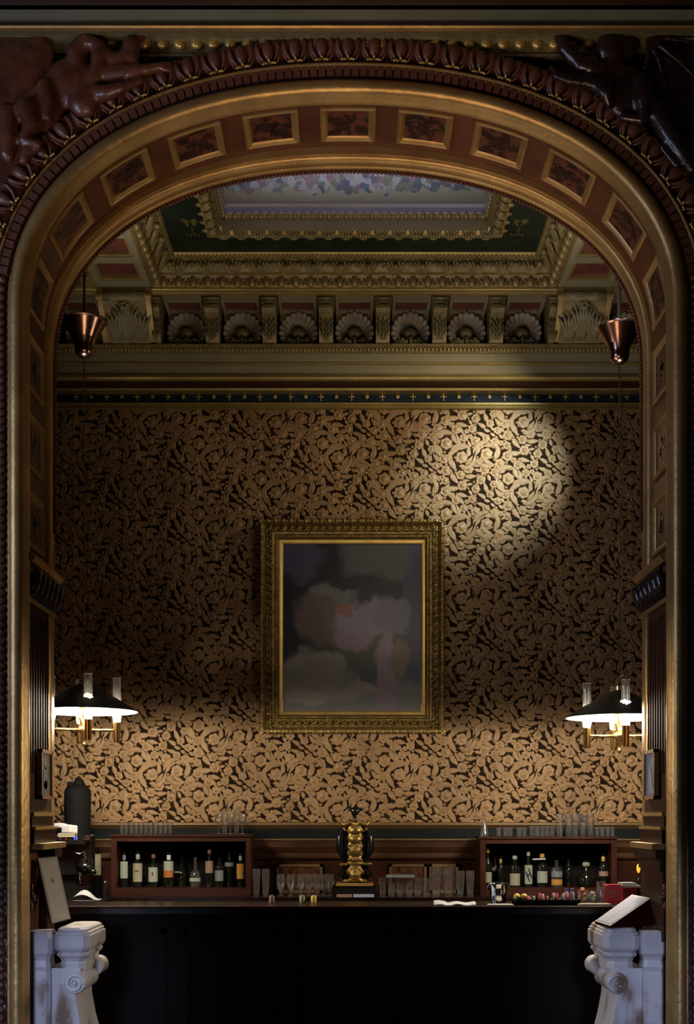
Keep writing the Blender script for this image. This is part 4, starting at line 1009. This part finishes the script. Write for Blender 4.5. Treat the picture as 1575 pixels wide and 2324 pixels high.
# ---------------------------------------------------------------- glasses
def glass(kind, px, Y, z0, top_py, w_px, label, grp):
    X = PX(px, Y); r = w_px/2*Y/F; H = PZ(top_py, Y)-z0; b = MB(); b.cap = 0
    if kind == 'tumbler': prof = [(.001, .002), (r*.78, 0), (r*.80, .004), (r, H), (r*.94, H), (r*.74, .012), (.001, .012)]
    elif kind == 'tall': prof = [(.001, .002), (r*.7, 0), (r*.72, .006), (r*.85, H*.4), (r, H*.8), (r*.95, H), (r*.9, H), (r*.94, H*.8), (r*.78, H*.4), (r*.64, .02), (.001, .02)]
    elif kind == 'wine': prof = [(.001, 0), (r*.85, 0), (r*.8, .004), (r*.12, .01), (r*.1, H*.42), (r*.35, H*.48), (r*.9, H*.62), (r, H*.74), (r*.78, H), (r*.74, H), (r*.94, H*.74), (r*.84, H*.63), (.001, H*.5)]
    elif kind == 'footed': prof = [(.001, 0), (r*.8, 0), (r*.78, .006), (r*.22, .014), (r*.22, H*.16), (r*.55, H*.24), (r*.92, H*.5), (r, H*.75), (r*.86, H), (r*.82, H), (r*.94, H*.75), (r*.84, H*.5), (.001, H*.26)]
    else: prof = [(.001, 0), (r, 0), (r*.95, .01), (r*.5, H*.55), (r*.25, H*.75), (r*.32, H), (r*.28, H), (r*.2, H*.76), (r*.44, H*.55), (r*.85, .02), (.001, .02)]
    b.lathe(prof, (X, Y, z0), 16); o = b.build('drinking_glass', 'glass', None, 40); tag(o, label, 'glass', grp)
    return o
def row(kind, xs, Y, z0, top, w, text, grp, unit='left'):
    for i, x in enumerate(xs):
        tp = top[i] if hasattr(top, '__len__') else top
        glass(kind, x, Y, z0, tp, w, text % ORD[i], grp)
row('tumbler', [276, 286, 298, 309, 320, 331, 342, 353, 364, 375, 386], 9.0, ztop, 1868, 11, 'small glass on left cabinet, %s from the left', 'small glasses on the left cabinet')
row('wine', [496, 523, 550], 9.0, ztop, 1847, 18, 'wine glass at right end of left cabinet top, %s from the left', 'wine glasses on the left cabinet')
row('tall', [510, 537], 9.14, ztop, 1838, 16, 'tall glass behind the wine glasses on left cabinet, %s from the left', 'tall glasses on the left cabinet')
glass('decanter', 1099, 9.0, ztop2, 1851, 22, 'tall flared glass carafe on the left end of right cabinet', None)
row('tumbler', [1132, 1147, 1158, 1178, 1190], 9.0, ztop2, 1878, 13, 'short glass in left half of right cabinet top, %s from the left', 'short glasses on the right cabinet')
row('tumbler', [1207, 1219, 1231, 1243, 1254], 9.02, ztop2, 1874, 14, 'short tumbler directly left of the tall glasses on right cabinet, %s of them', 'tumblers on the right cabinet')
row('tall', [1270, 1291, 1306, 1323, 1340], 9.0, ztop2, [1846, 1850, 1846, 1850, 1846], 19, 'tall bright beer glass on right cabinet, %s from the left', 'tall glasses on the right cabinet')
row('tumbler', [1355, 1367, 1379, 1390], 9.0, ztop2, 1877, 12, 'small glass right of the tall beer glasses, %s of them', 'small glasses on the right cabinet')
row('tall', [582, 603], 8.85, ZB, 1972, 19, 'tall beer glass on back counter beside left cabinet, %s from the left', 'tall glasses beside the left cabinet')
row('footed', [637, 660, 683, 701, 719, 735, 749], 8.85, ZB, 1984, 21, 'rounded stemmed glass left of the gilt ornament, %s from the left', 'stemmed glasses left of the ornament')
row('tumbler', [868, 888, 908, 928, 948, 968], 8.85, ZB, 1992, 19, 'straight tumbler on back counter right of ornament, %s from the left', 'tumblers right of the ornament')
row('tall', [990, 1018], 8.85, ZB, 1968, 27, 'wide pint glass right of the tumblers, %s of the pair', 'pint glasses')
row('tall', [1045, 1067], 8.85, ZB, 1976, 20, 'slim tall glass beside right cabinet, %s of the pair', 'slim tall glasses')
b = MB(); b.cbox(PX(876, 8.85), PX(940, 8.85), 8.78, 8.92, PZ(1990.5, 8.85), PZ(1985.5, 8.85), .002); tag(b.build('glass_tray', 'greylab', None), 'flat grey tray lying across the tumblers right of ornament', 'tray')

# ---------------------------------------------------------------- black and gilt ornament
YO = 8.92
M['ornament'] = mat('worn_gilt_bronze', (.42, .27, .08), .32, .8, (.12, .07, .02), 60, bump=.5, bscale=90)
orn = empty('gilt_ornament', P(805, 2030, YO)); tag(orn, 'tall black and gilt ornament with black figure on top, centre of back counter', 'ornament')
def OP(px, py, dy=0): return P(px, py, YO+dy)
MB().cbox(PX(757, YO), PX(853, YO), YO-.1, YO+.12, ZB, PZ(2009, YO), .006).build('black_plinth', 'darkmetal', orn)
MB().cbox(PX(763, YO), PX(847, YO), YO-.11, YO+.12, PZ(2009, YO), PZ(2003, YO), .004).build('gilt_base_line', 'gold', orn)
b = MB(); b.box(PX(778, YO), PX(835, YO), YO-.02, YO+.1, PZ(2003, YO), PZ(1866, YO)); b.build('black_back', 'darkmetal', orn)
b = MB(); rr = random.Random(2); k_ = YO/F
def oe(px, py, rx, rz, dy=-.05, ry=None): b.ell(OP(px, py, dy), (rx*k_, (ry or min(rx, rz))*k_, rz*k_), 10, 8)
oe(806, 1985, 14, 14); oe(806, 1972, 17, 9); oe(792, 1978, 7, 7); oe(820, 1978, 7, 7); oe(806, 1997, 20, 5); oe(785, 1999, 8, 4); oe(827, 1999, 8, 4)
oe(806, 1960, 24, 5); oe(780, 1962, 12, 4); oe(834, 1961, 12, 4)
for q in range(34):
    py = 1878+2.3*q; w = 15+2*sin(q*.8); s_ = 1 if q % 2 else -1
    b.tube([OP(806+s_*2, py, -.04), OP(806+s_*w*.6, py-5, -.065), OP(806+s_*w, py+1, -.055), OP(806+s_*w*.7, py+6, -.05)], [.006, .009, .008, .004], 6)
oe(806, 1885, 15, 12, -.05); oe(806, 1905, 16, 12, -.05); oe(806, 1930, 15, 16, -.05); oe(806, 1950, 16, 8, -.05)
for s_ in (-1, 1):
    b.tube([OP(806, 1872, -.05), OP(806+s_*14, 1868, -.06), OP(806+s_*26, 1872, -.06), OP(806+s_*34, 1864, -.05), OP(806+s_*28, 1858, -.05)], [.018, .02, .016, .012, .005], 8)
    b.tube([OP(806+s_*20, 1870, -.05), OP(806+s_*26, 1882, -.05), OP(806+s_*18, 1888, -.05)], [.012, .01, .004], 6)
    oe(806+s_*12, 1866, 5, 5, -.07)
remesh(b.build('gilt_foliage', M['ornament'], orn), .004, 0, .4)
b = MB()
for s_ in (-1, 1):
    b.tube([OP(806+s_*20, 1884, 0), OP(806+s_*33, 1900, 0), OP(806+s_*34, 1925, 0), OP(806+s_*24, 1948, 0), OP(806+s_*20, 1965, 0), OP(806+s_*34, 1990, 0)], [.02, .03, .034, .026, .02, .03], 10)
b.build('black_side_arm', 'darkmetal', orn, 2)
b = MB(); b.ell(OP(806, 1841), (.032, .03, .03), 12, 8); b.ell(OP(796, 1836), (.022, .02, .014), 8, 6); b.ell(OP(819, 1837), (.025, .015, .012), 8, 6); b.ell(OP(810, 1833), (.014, .014, .014), 8, 6)
b.tube([OP(804, 1845), OP(806, 1856), OP(806, 1866)], [.022, .012, .018], 10)
remesh(b.build('black_figure', 'darkmetal', orn), .006, 2)
for (x0, x1, m_, nm, lb) in ((764, 799, 'pink', 'folded_card', 'small beige folded card lying before the gilt ornament'), (802, 849, 'lilacpaper', 'folded_card', 'small white folded card lying before the gilt ornament')):
    o = MB().cbox(PX(x0, 8.76), PX(x1, 8.76), 8.73, 8.79, ZB+.001, PZ(2030, 8.76), .002).build(nm, m_, None); tag(o, lb, 'card')

# ---------------------------------------------------------------- things on the bar counter
def cloth(name, m_, label, pts, Y, r, cat='towel'):
    b = MB(); b.tube([P(px, py, Y) for px, py in pts], r, 10); o = b.build(name, m_, None, 2); tag(o, label, cat); return o
b = MB(); x0, x1 = PX(984, 7.35), PX(1078, 7.35)
b.grid(lambda u, v: (x0+(x1-x0)*u, 7.28+.16*v, ZC+.004+.018*sin(pi*min(1, max(0, v)))*(1 if u < .32 else .6)+.004*sin(u*14)), 24, 8)
b.grid(lambda u, v: (x0+(x1-x0)*u, 7.28+.16*v, ZC+.001), 2, 2)
o = b.build('folded_towel', 'white', None, 2); tag(o, 'flat folded white towel on the bar counter near the centre', 'towel')
bk = empty('ice_bucket', P(1131, 2058, 7.35)); tag(bk, 'polished steel ice bucket with lip and side handles on the bar counter', 'bucket')
Xb, Yb = PX(1131, 7.4), 7.4; zt_ = PZ(2003, 7.4); H = zt_-ZC; r = 22*7.4/F
b = MB(); b.cap = 0; b.lathe([(.001, 0), (r*.72, 0), (r*.75, .006), (r*.9, H*.6), (r*.98, H*.93), (r*1.1, H*.97), (r*1.08, H), (r*.94, H*.96), (r*.7, .02), (.001, .02)], (Xb, Yb, ZC), 28); b.build('bucket_body', 'steel', bk, 50)
b = MB()
for s_ in (-1, 1): b.tube([(Xb+s_*r*.95, Yb, ZC+H*.9), (Xb+s_*r*1.15, Yb, ZC+H*.82), (Xb+s_*r*.95, Yb, ZC+H*.7)], .005, 6)
b.build('bucket_handle', 'steel', bk, 2)
o = MB().cbox(PX(1106, 7.3), PX(1164, 7.3), 7.24, 7.32, ZC+.0005, ZC+.007, .002).build('paper_mat', 'paper', None); tag(o, 'pale mat lying in front of the ice bucket', 'mat')
ca = empty('bar_caddy', P(1236, 2056, 7.4)); tag(ca, 'long low black caddy filled with wrapped garnishes on the bar counter', 'caddy')
Yc = 7.36; xa, xb = PX(1166, Yc), PX(1310, Yc); zc0, zc1 = ZC, PZ(2040, Yc)
b = MB()
for (p, q, u, v) in ((xa, xb, Yc-.09, Yc-.08), (xa, xb, Yc+.08, Yc+.09), (xa, xa+.008, Yc-.09, Yc+.09), (xb-.008, xb, Yc-.09, Yc+.09)): b.box(p, q, u, v, zc0, zc1)
b.box(xa, xb, Yc-.09, Yc+.09, zc0, zc0+.01); 
for k in (1, 2, 3): b.box(xa+(xb-xa)*k/4-.003, xa+(xb-xa)*k/4+.003, Yc-.08, Yc+.08, zc0, zc1)
b.build('caddy_tray', 'blackcloth', ca)
def fill(name, m_, x0, x1, n, r_, seed, lab=None):
    rr = random.Random(seed); b = MB()
    for q in range(n):
        c = (PX(rr.uniform(x0, x1), Yc), Yc+rr.uniform(-.06, .05), zc1+rr.uniform(-.012, .022)); b.ell(c, (r_, r_*.8, r_), 8, 6)
    return b
for i, px in enumerate((1172, 1188)):
    b = MB(); b.ell((PX(px, Yc), Yc-.02, zc1+.016), (.02, .018, .018), 12, 8); o = b.build('lemon', 'lemon', None, 2); tag(o, 'yellow lemon in the black caddy, %s from its left end' % ORD[i], 'lemon', 'lemons in the caddy')
rr = random.Random(4)
for i in range(13):
    px = 1198+i*7.2; h = rr.uniform(.015, .04); b = MB(); X = PX(px, Yc)
    b.tube([(X, Yc-.05+.03*(i % 3), zc1-.03), (X+rr.uniform(-.01, .01), Yc-.05+.03*(i % 3), zc1+h)], [.007, .008], 7)
    o = b.build('wrapped_stick', 'redbox' if i % 3 == 0 else ('steel' if i % 3 == 1 else 'label2'), None, 2); tag(o, 'thin %s stick in the black caddy, %s of its sticks from the left' % (('red', 'silver', 'cream')[i % 3], ORD[i]), 'stick', 'sticks in the caddy')
for i, px in enumerate((1284, 1297)):
    t = empty('squeeze_bottle', P(px, 2040, Yc)); tag(t, 'cloudy plastic bottle with blue cap at caddy end, %s of the pair' % ('left' if i == 0 else 'right'), 'bottle', 'squeeze bottles')
    X = PX(px, Yc); b = MB(); b.lathe([(.001, -.02), (.014, -.02), (.014, .035), (.008, .048), (.001, .048)], (X, Yc-.02, zc1), 12); b.build('plastic_body', 'straw', t, 40)
    b = MB(); b.lathe([(.008, .046), (.009, .048), (.007, .062), (.001, .064)], (X, Yc-.02, zc1), 10); b.build('cap', 'blue', t, 40)
# glass dishes, beaker and red boxes at the right end
def dish(px, py, w, h, label, m_=None):
    Y = 7.36; X = PX(px, Y); r = w/2*Y/F; H = h*Y/F
    t = empty('garnish_glass', (X, Y, ZC)); tag(t, label, 'glass')
    b = MB(); b.cap = 0; b.lathe([(.001, .003), (r*.75, 0), (r*.8, .006), (r, H*.5), (r*.95, H), (r*.9, H), (r*.93, H*.5), (r*.7, .012), (.001, .012)], (X, Y, ZC), 20); b.build('glass_bowl', 'glass', t, 40)
    b = MB(); rr = random.Random(px)
    for q in range(7): b.ell((X+rr.uniform(-.5, .5)*r, Y+rr.uniform(-.4, .4)*r, ZC+.02+H*rr.uniform(.1, .8)), (.015, .012, .012), 8, 6)
    b.build('garnish', m_ or 'lemon', t, 2)
dish(1322, 2040, 26, 34, 'round glass bowl with orange-red garnish beside the caddy', 'orange')
dish(1346, 2040, 24, 30, 'round glass bowl with pale garnish between the red-filled bowl and the beaker', 'label2')
glass('tall', 1364, 7.45, ZC, 2000, 22, 'shiny tall glass beaker left of the red boxes', None)
o = MB().cbox(PX(1312, 7.25), PX(1386, 7.25), 7.215, 7.30, ZC+.0005, ZC+.012, .003).build('bar_mat', 'label2', None); tag(o, 'pale ribbed mat under the glass bowls at right end of bar', 'mat')
def redbox(x0, x1, y0, Y, label):
    t = empty('red_box', (PX((x0+x1)/2, Y), Y, ZC)); tag(t, label, 'box', 'red boxes on the bar')
    X0, X1 = PX(x0, Y), PX(x1, Y); z1_ = PZ(y0, Y); b = MB(); b.cbox(X0, X1, Y, Y+.09, ZC, z1_, .006); b.build('box_body', 'redbox', t)
    b = MB(); n = 9
    for q in range(n):      # white script across the front
        u = X0+.008+(X1-X0-.02)*q/n; zc_ = ZC+(z1_-ZC)*(.50+.05*q/n)
        b.tube([(u, Y-.001, zc_), (u+.004, Y-.001, zc_+.013*(1.6 if q in (0, 4, 6) else 1)), (u+.008, Y-.001, zc_), (u+.011, Y-.001, zc_+.003)], .0014, 4)
    b.build('white_script', 'label', t, 2)
redbox(1378, 1410, 2008, 7.40, 'bright red box with white script on the bar beside the tall beaker')
redbox(1414, 1446, 2014, 7.52, 'darker red box with white script on the bar, nearest the right jamb')
b = MB(); b.cbox(PX(1404, 7.5), PX(1448, 7.5), 7.42, 7.6, PZ(2014, 7.5)+.002, PZ(2008, 7.5), .003); b.cbox(PX(1408, 7.5), PX(1440, 7.5), 7.44, 7.58, PZ(2008, 7.5), PZ(2003, 7.5), .003)
tag(b.build('napkin_stack', 'label', None), 'small stack of white napkins lying on the red boxes', 'napkins')
t = empty('amber_bar_light', P(1449, 2000, 7.55)); tag(t, 'small amber glowing light on a dark stem at the right jamb', 'light')
X = PX(1449, 7.55); MB().tube([(X, 7.55, ZC), (X, 7.55, PZ(1992, 7.55))], .008, 8).build('stem', 'darkmetal', t, 2)
b = MB(); b.ell((X, 7.55, PZ(1971, 7.55)), (.012, .012, .028), 10, 8); b.build('amber_bulb', mat('amber_glow', (.8, .4, .02), .4, emit=(1, .5, .04), estr=1.0), t, 2)
b = MB(); b.tube([(X+.03, 7.55, ZC), (X+.03, 7.55, PZ(1940, 7.55))], .004, 6); b.build('rod', 'darkmetal', t, 2)

# ---------------------------------------------------------------- left end: grinder, cloths
YG = 8.55
cg = empty('coffee_machine', P(165, 2030, YG)); tag(cg, 'black coffee machine with small blue display at left end of back counter', 'coffee machine')
MB().cbox(PX(118, YG), PX(206, YG), YG, YG+.14, PZ(1985, YG), PZ(1894, YG), .012).build('machine_body', 'darkmetal', cg)
MB().cbox(PX(110, YG), PX(200, YG), YG-.02, YG+.14, ZB, PZ(2010, YG), .01).build('drip_base', 'darkmetal', cg)
MB().cbox(PX(125, YG), PX(170, YG), YG+.05, YG+.14, PZ(2012, YG), PZ(1980, YG), .01).build('machine_back', 'darkmetal', cg)
b = MB(); b.cbox(PX(122, YG), PX(205, YG), YG-.13, YG+.1, PZ(1915, YG), PZ(1896, YG), .012); b.build('control_panel', 'darkmetal', cg)
YD = YG-.135
b = MB()
for i in range(2):
    x = PX(167+i*5, YD); z = PZ(1902, YD); w, h = .009, .016
    for (p, q, u, v) in ((0, w, h-.003, h), (0, w, -.0015, .0015), (0, w, -h, -h+.003), (0, .0025, 0, h), (w-.0025, w, 0, h), (w-.0025, w, -h, 0)): b.box(x+p, x+q, YD, YD+.006, z+u*.8, z+v*.8)
b.build('blue_display', mat('blue_led', (.05, .08, .6), .4, emit=(.15, .2, 1), estr=1.1), cg)
MB().cbox(PX(142, YG), PX(180, YG), YG-.14, YG-.05, PZ(1899, YG), PZ(1890, YG), .003).build('beige_tray', 'label2', cg)
b = MB()
for px in (138, 151, 194, 201): b.lathe([(.001, 0), (.010, 0), (.010, .014), (.001, .014)], P(px, 1904, YD+.008), 10, (0, -1, 0))
b.build('control_button', 'steel', cg, 30)
b = MB(); b.lathe([(.001, -.03), (.05, -.03), (.052, .028), (.001, .028)], P(193, 1957, YG-.04), 20); b.build('group_head', 'steel', cg, 30)
b = MB(); b.lathe([(.001, -.02), (.056, -.02), (.056, .03), (.001, .03)], P(193, 1968, YG-.04), 20); b.tube([P(193, 1966, YG-.04), P(205, 1974, YG-.16), P(214, 1980, YG-.2)], [.014, .016, .018], 8); b.build('filter_handle', 'darkmetal', cg, 2)
b = MB(); b.tube([P(166, 1925, YG-.05), P(168, 1935, YG-.12), P(180, 1938, YG-.13), P(190, 1932, YG-.1), P(196, 1950, YG-.1)], .006, 8); b.tube([P(180, 1985, YG-.06), P(182, 2005, YG-.08)], .006, 6); b.build('steam_pipe', 'steel', cg, 2)
b = MB(); b.ell(P(181, 1984, YG-.06), (.014, .014, .02), 8, 6); b.build('pipe_tip', 'steel', cg, 2)
# tall black covered hopper
Yh = 8.80; b = MB(); X = PX(176, Yh)
zz0, zz1 = PZ(1900, Yh), PZ(1800, Yh)
b.lathe([(.001, zz0), (.090, zz0), (.092, zz0+.05), (.095, zz0+.2), (.095, zz1), (.088, zz1+.03), (.06, zz1+.055), (.02, zz1+.06), (.001, zz1+.06)], (X, Yh, 0), 20)
b.tube([(X-.03, Yh, zz1+.02), (X-.055, Yh, zz1+.065), (X-.075, Yh, zz1+.085)], [.05, .024, .003], 8)
b.tube([(X+.01, Yh, zz1+.02), (X+.012, Yh, zz1+.085), (X+.008, Yh, zz1+.125)], [.06, .034, .003], 8)
o = remesh(b.build('covered_hopper', 'blackcloth', None), .008, 2); tag(o, 'tall black cloth-covered hopper with two pointed corners, behind the coffee machine', 'hopper')
b = MB()
for i, (x0, x1, y) in enumerate(((122, 152, 1872), (140, 176, 1876))):
    for q in range(4 if i else 2): b.tube([P(x0, y+q*4, YG-.02), P((x0+x1)/2, y-1+q*4, YG-.03), P(x1, y+1+q*4, YG-.02)], [.012, .013, .012], 8)
o = remesh(b.build('rolled_towels', 'white', None), .006, 2); tag(o, 'rolled white towels lying on top of the coffee machine', 'towel')
b = MB(); b.grid(lambda u, v: (PX(172+58*u, 8.45)+.0, 8.35+.12*v, ZB+.005+(.055*sin(pi*min(u*1.2, 1))*sin(pi*(.15+.7*v))+.02*(1-u))*1.0), 20, 10)
b.grid(lambda u, v: (PX(172+58*u, 8.45), 8.35+.12*v, ZB+.002), 2, 2)
o = b.build('crumpled_cloth', 'white', None, 2); tag(o, 'crumpled white cloth lying below the coffee machine', 'cloth')
MB().box(PX(100, 8.4), PX(240, 8.4), 8.3, 8.72, 0, ZB-.0).build('side_counter', 'dkwood', kc)
t = empty('pepper_mill', P(238, 2020, 8.6)); tag(t, 'slim dark shaker with metal dome top beside the crumpled cloth', 'shaker')
X = PX(238, 8.6); b = MB(); b.lathe([(.001, 0), (.017, 0), (.018, .09), (.016, .1)], (X, 8.6, ZB), 12); b.build('shaker_body', 'darkmetal', t, 30)
b = MB(); b.lathe([(.017, .1), (.017, .112), (.010, .124), (.001, .128)], (X, 8.6, ZB), 12); b.build('shaker_top', 'steel', t, 2)
t = empty('small_condiment_pot', P(686, 2046, 7.5))
for i, (px, m_) in enumerate(((617, 'pink'), (686, 'label2'), (712, 'lemon'))):
    b = MB(); b.lathe([(.001, 0), (.016, 0), (.018, .03), (.012, .045), (.001, .046)], (PX(px, 7.5), 7.5, ZC), 12)
    o = b.build('condiment_pot', m_, None, 40); tag(o, ('tiny pink-brown pot on the bar before the tall glasses', 'tiny cream pot on the bar before the stemmed glasses', 'tiny yellow pot on the bar before the stemmed glasses')[i], 'pot')
bpy.data.objects.remove(t)

# ---------------------------------------------------------------- marble balustrade ends
def marble(sx, x_out, x_pil, x_in, label):
    """pedestal with capital, volutes and flaring shaft; px given at its front face"""
    Yf = 6.32; Yb = 6.80; zt = PZ(2110 if sx > 0 else 2108, Yf)
    xo, xp, xi = PX(x_out, Yf), PX(x_pil, Yf), PX(x_in, Yf)
    t = empty('marble_pedestal', ((xp+xi)/2, (Yf+Yb)/2, 0)); tag(t, label, 'pedestal', 'marble pedestals in the arch opening')
    k = Yf/F
    def ring(name, prof, ch, x_a, x_b, ya, yb, par=t):
        """stack of chamfered rectangles; prof: (grow, py)"""
        b = MB(); vs = []
        xa_, xb_ = sorted((x_a, x_b))
        for g, py in prof:
            z = PZ(py, Yf); g *= k; c = ch*k
            p0, p1, q0, q1 = xa_-g, xb_+g, ya-g, yb+g
            vs += [(p0+c, q0, z), (p1-c, q0, z), (p1, q0+c, z), (p1, q1-c, z), (p1-c, q1, z), (p0+c, q1, z), (p0, q1-c, z), (p0, q0+c, z)]
        n = len(prof)
        b.add(vs, [tuple(range(7, -1, -1)), tuple(8*(n-1)+i for i in range(8))]+[(8*i+j, 8*i+(j+1) % 8, 8*(i+1)+(j+1) % 8, 8*(i+1)+j) for i in range(n-1) for j in range(8)])
        o = b.build(name, 'marble', par, 12); return o
    capital = [(-16, 2225), (-16, 2206), (-13, 2204), (-13, 2190), (-14, 2186), (-11, 2178), (-6, 2173), (-5, 2167), (-8, 2165), (-2, 2158), (0, 2152), (0, 2126), (-3, 2124), (-3, 2119), (-7, 2116), (-7, 2112), (-11, 2109), (-12, 2108)]
    ring('capital', capital, 14, xp+(-sx)*4*k, xi, Yf+.03, Yb)
    ring('pilaster', [(-2, 2700), (-2, 2215), (-3, 2205), (-1, 2195), (-4, 2180), (-2, 2172), (3, 2164), (4, 2128), (1, 2120), (-2, 2114)], 8, xo, xp+sx*(-2)*k, Yf, Yf+.14)
    # shaft flaring towards the floor
    b = MB(); vs = []
    xi2 = xi
    levels = [(2200, -22), (2240, -34), (2275, -33), (2324, -24), (2400, -4), (2520, 14), (2700, 22)]
    for py, g in levels:
        z = PZ(py, Yf); a_ = xp+sx*8*k; c_ = xi-sx*g*k*1.0
        vs += [(a_, Yf+.05, z), (c_, Yf+.05, z), (c_-sx*.01, Yf+.08, z), (c_-sx*.01, Yb-.08, z), (c_, Yb-.04, z), (a_, Yb-.04, z)]
    n = len(levels); b.add(vs, [(6*i+j, 6*i+(j+1) % 6, 6*(i+1)+(j+1) % 6, 6*(i+1)+j) for i in range(n-1) for j in range(6)]); b.build('shaft', 'marble', t, 30)
    # volutes: front disc scroll and side scroll
    xv = xi+sx*30*k; zv = PZ(2232, Yf)
    b = MB()
    b.lathe([(.001, -.03), (.050, -.03), (.055, -.02), (.055, .30), (.05, .32), (.001, .32)], (xv, Yf+.03, zv), 28, (0, 1, 0))
    pts = []; 
    for q in range(40):
        a = q*.34; r = .046-.00095*q
        pts.append((xv+sx*r*cos(a+pi), Yf-.004, zv+r*sin(a)))
    b.tube(pts, [.011-.00018*q for q in range(40)], 8); b.ell((xv, Yf-.008, zv), (.011, .012, .011), 8, 6)
    b.build('volute', 'marble', t, 35)
    b = MB()
    b.lathe([(.001, -.09), (.044, -.09), (.05, -.07), (.042, -.04), (.042, .04), (.05, .07), (.044, .09), (.001, .09)], (xi+sx*16*k, Yf+.40, PZ(2212, Yf)), 24, (0, 1, 0))
    b.build('side_volute', 'marble', t, 35)
marble(-1, 56, 112, 200, 'pale veined marble pedestal with scroll, standing inside the left jamb')
marble(1, 1512, 1462, 1372, 'pale veined marble pedestal with scroll, standing inside the right jamb')
ZM = PZ(2108, 6.32)

# menu board leaning on the left pedestal
mb = empty('menu_board', P(138, 2095, 6.55)); tag(mb, 'tilted cream menu card with brown border standing on the left marble pedestal', 'menu')
def board(par, q, th, fr, m1, m2, names):
    """q: four corners (bl, br, tr, tl)"""
    a, b_, c, d = [Vector(v) for v in q]; n = (b_-a).cross(d-a).normalized()
    bb = MB(); bb.add([a, b_, c, d]+[v-n*th for v in (a, b_, c, d)], [(0, 1, 2, 3), (7, 6, 5, 4), (0, 4, 5, 1), (1, 5, 6, 2), (2, 6, 7, 3), (3, 7, 4, 0)]); bb.build(names[0], m1, par)
    def pt(u, v, e): return a.lerp(b_, u).lerp(d.lerp(c, u), v)+n*e
    MB().add([pt(fr, fr*.6, .0015), pt(1-fr, fr*.6, .0015), pt(1-fr, 1-fr*.6, .0015), pt(fr, 1-fr*.6, .0015)], [(0, 1, 2, 3)]).build(names[1], m2, par)
    return pt
pt = board(mb, [P(117, 2098, 6.42), P(161, 2086, 6.56), P(130, 1943, 6.57), P(85, 1947, 6.43)], .012, .03, 'wood', 'paper', ('board', 'menu_page'))
g = MB()
for (u0, u1, v0, v1) in ((.07, .93, .045, .05), (.07, .93, .95, .955), (.07, .085, .045, .955), (.915, .93, .045, .955)): g.add([pt(u0, v0, .003), pt(u1, v0, .003), pt(u1, v1, .003), pt(u0, v1, .003)], [(0, 1, 2, 3)])
g.build('page_border', 'brownink', mb)
pl = [pt(.5+.07*cos(a*pi/6), .64+.035*sin(a*pi/6), .003) for a in range(12)]
MB().add(pl, [tuple(range(12))]).build('page_emblem', 'brownink', mb)
MB().tube([pt(.2, .9, -.014), pt(.2, .02, -.16)], .008, 6).build('easel_leg', 'cab', mb, 2)

# lectern stand on the right pedestal
ls = empty('menu_lectern', P(1430, 2100, 6.6)); tag(ls, 'sloping dark wooden menu stand holding an open white page on right marble pedestal', 'lectern')
A, B_, Cc, D = P(1350, 2090, 6.42), P(1385, 2101, 6.34), P(1478, 2038, 6.56), P(1434, 2030, 6.66)
pt = board(ls, [A, B_, Cc, D], .012, .07, 'wood', 'lilacpaper', ('sloping_board', 'open_page'))
MB().add([pt(.06, .55, .003), pt(.94, .55, .003), pt(.94, .558, .003), pt(.06, .558, .003), pt(.52, .06, .003), pt(.535, .06, .003), pt(.535, .94, .003), pt(.52, .94, .003)], [(4, 5, 6, 7)]).build('page_fold', 'greylab', ls)
b = MB(); e = Vector((0, 0, -.012))
p = [A+e, B_+e, Cc+e, D+e, Vector((A.x+.04, A.y, ZM)), Vector((B_.x+.01, B_.y+.01, ZM)), Vector((PX(1490, 6.56), 6.52, ZM)), Vector((PX(1490, 6.6), 6.72, ZM)), P(1490, 2044, 6.56), P(1490, 2044, 6.70)]
b.add(p, [(4, 5, 1, 0), (5, 6, 8, 2, 1), (6, 7, 9, 8), (7, 4, 0, 3, 9), (3, 2, 8, 9), (0, 1, 2, 3)])
b.build('stand_body', 'cab', ls)

# small framed pictures hanging on the jambs
def jpic(sx, label, ground, fig, cat_grp):
    X = AX+sx*(AW+SR); xf = X-sx*.045
    ya, yb_ = (6.42, 6.66); z0, z1_ = 1.73, 1.99
    t = empty('framed_picture', (xf, (ya+yb_)/2, z0)); tag(t, label, 'picture', cat_grp)
    def slab(nm, m_, y0, y1, q0, q1, e0, e1):
        x0, x1 = sorted((X-sx*e0, X-sx*e1)); return MB().box(x0, x1, y0, y1, q0, q1).build(nm, m_, t)
    f = MB()
    for (y0, y1, q0, q1) in ((ya, ya+.018, z0, z1_), (yb_-.018, yb_, z0, z1_), (ya, yb_, z0, z0+.018), (ya, yb_, z1_-.018, z1_)):
        x0, x1 = sorted((X-sx*.03, X-sx*.055)); f.box(x0, x1, y0, y1, q0, q1)
    f.build('picture_frame', 'pinkframe' if sx < 0 else 'gold', t)
    slab('print', ground, ya+.017, yb_-.017, z0+.017, z1_-.017, .03, .044)
    if fig:
        xx = X-sx*.0455; c = (ya+yb_)/2
        b = MB(); 
        def blob(cy, cz, ry, rz): b.add([(xx, cy+ry*cos(a*pi/8), cz+rz*sin(a*pi/8)) for a in range(16)], [tuple(range(16))])
        blob(c, z0+.19, .028, .034); blob(c, z0+.11, .05, .06); blob(c, z0+.06, .045, .04); b.build('printed_figure', 'greylab', t)
    else:
        xx = X-sx*.0455; MB().add([(xx, ya+.05, z0+.03), (xx, yb_-.06, z0+.03), (xx, yb_-.09, z0+.2), (xx, yb_-.1, z0+.2)], [(0, 1, 2, 3)]).build('printed_shape', 'straw', t)
jpic(-1, 'small upright print of a dark grey figure in an orange-brown frame on the left jamb', 'label2', True, 'framed prints on the jambs')
M['bluep'] = mat('blue_grey_print', (.2, .22, .32), .4)
jpic(1, 'small upright bluish print in a thin gold frame on the right jamb', 'bluep', False, 'framed prints on the jambs')
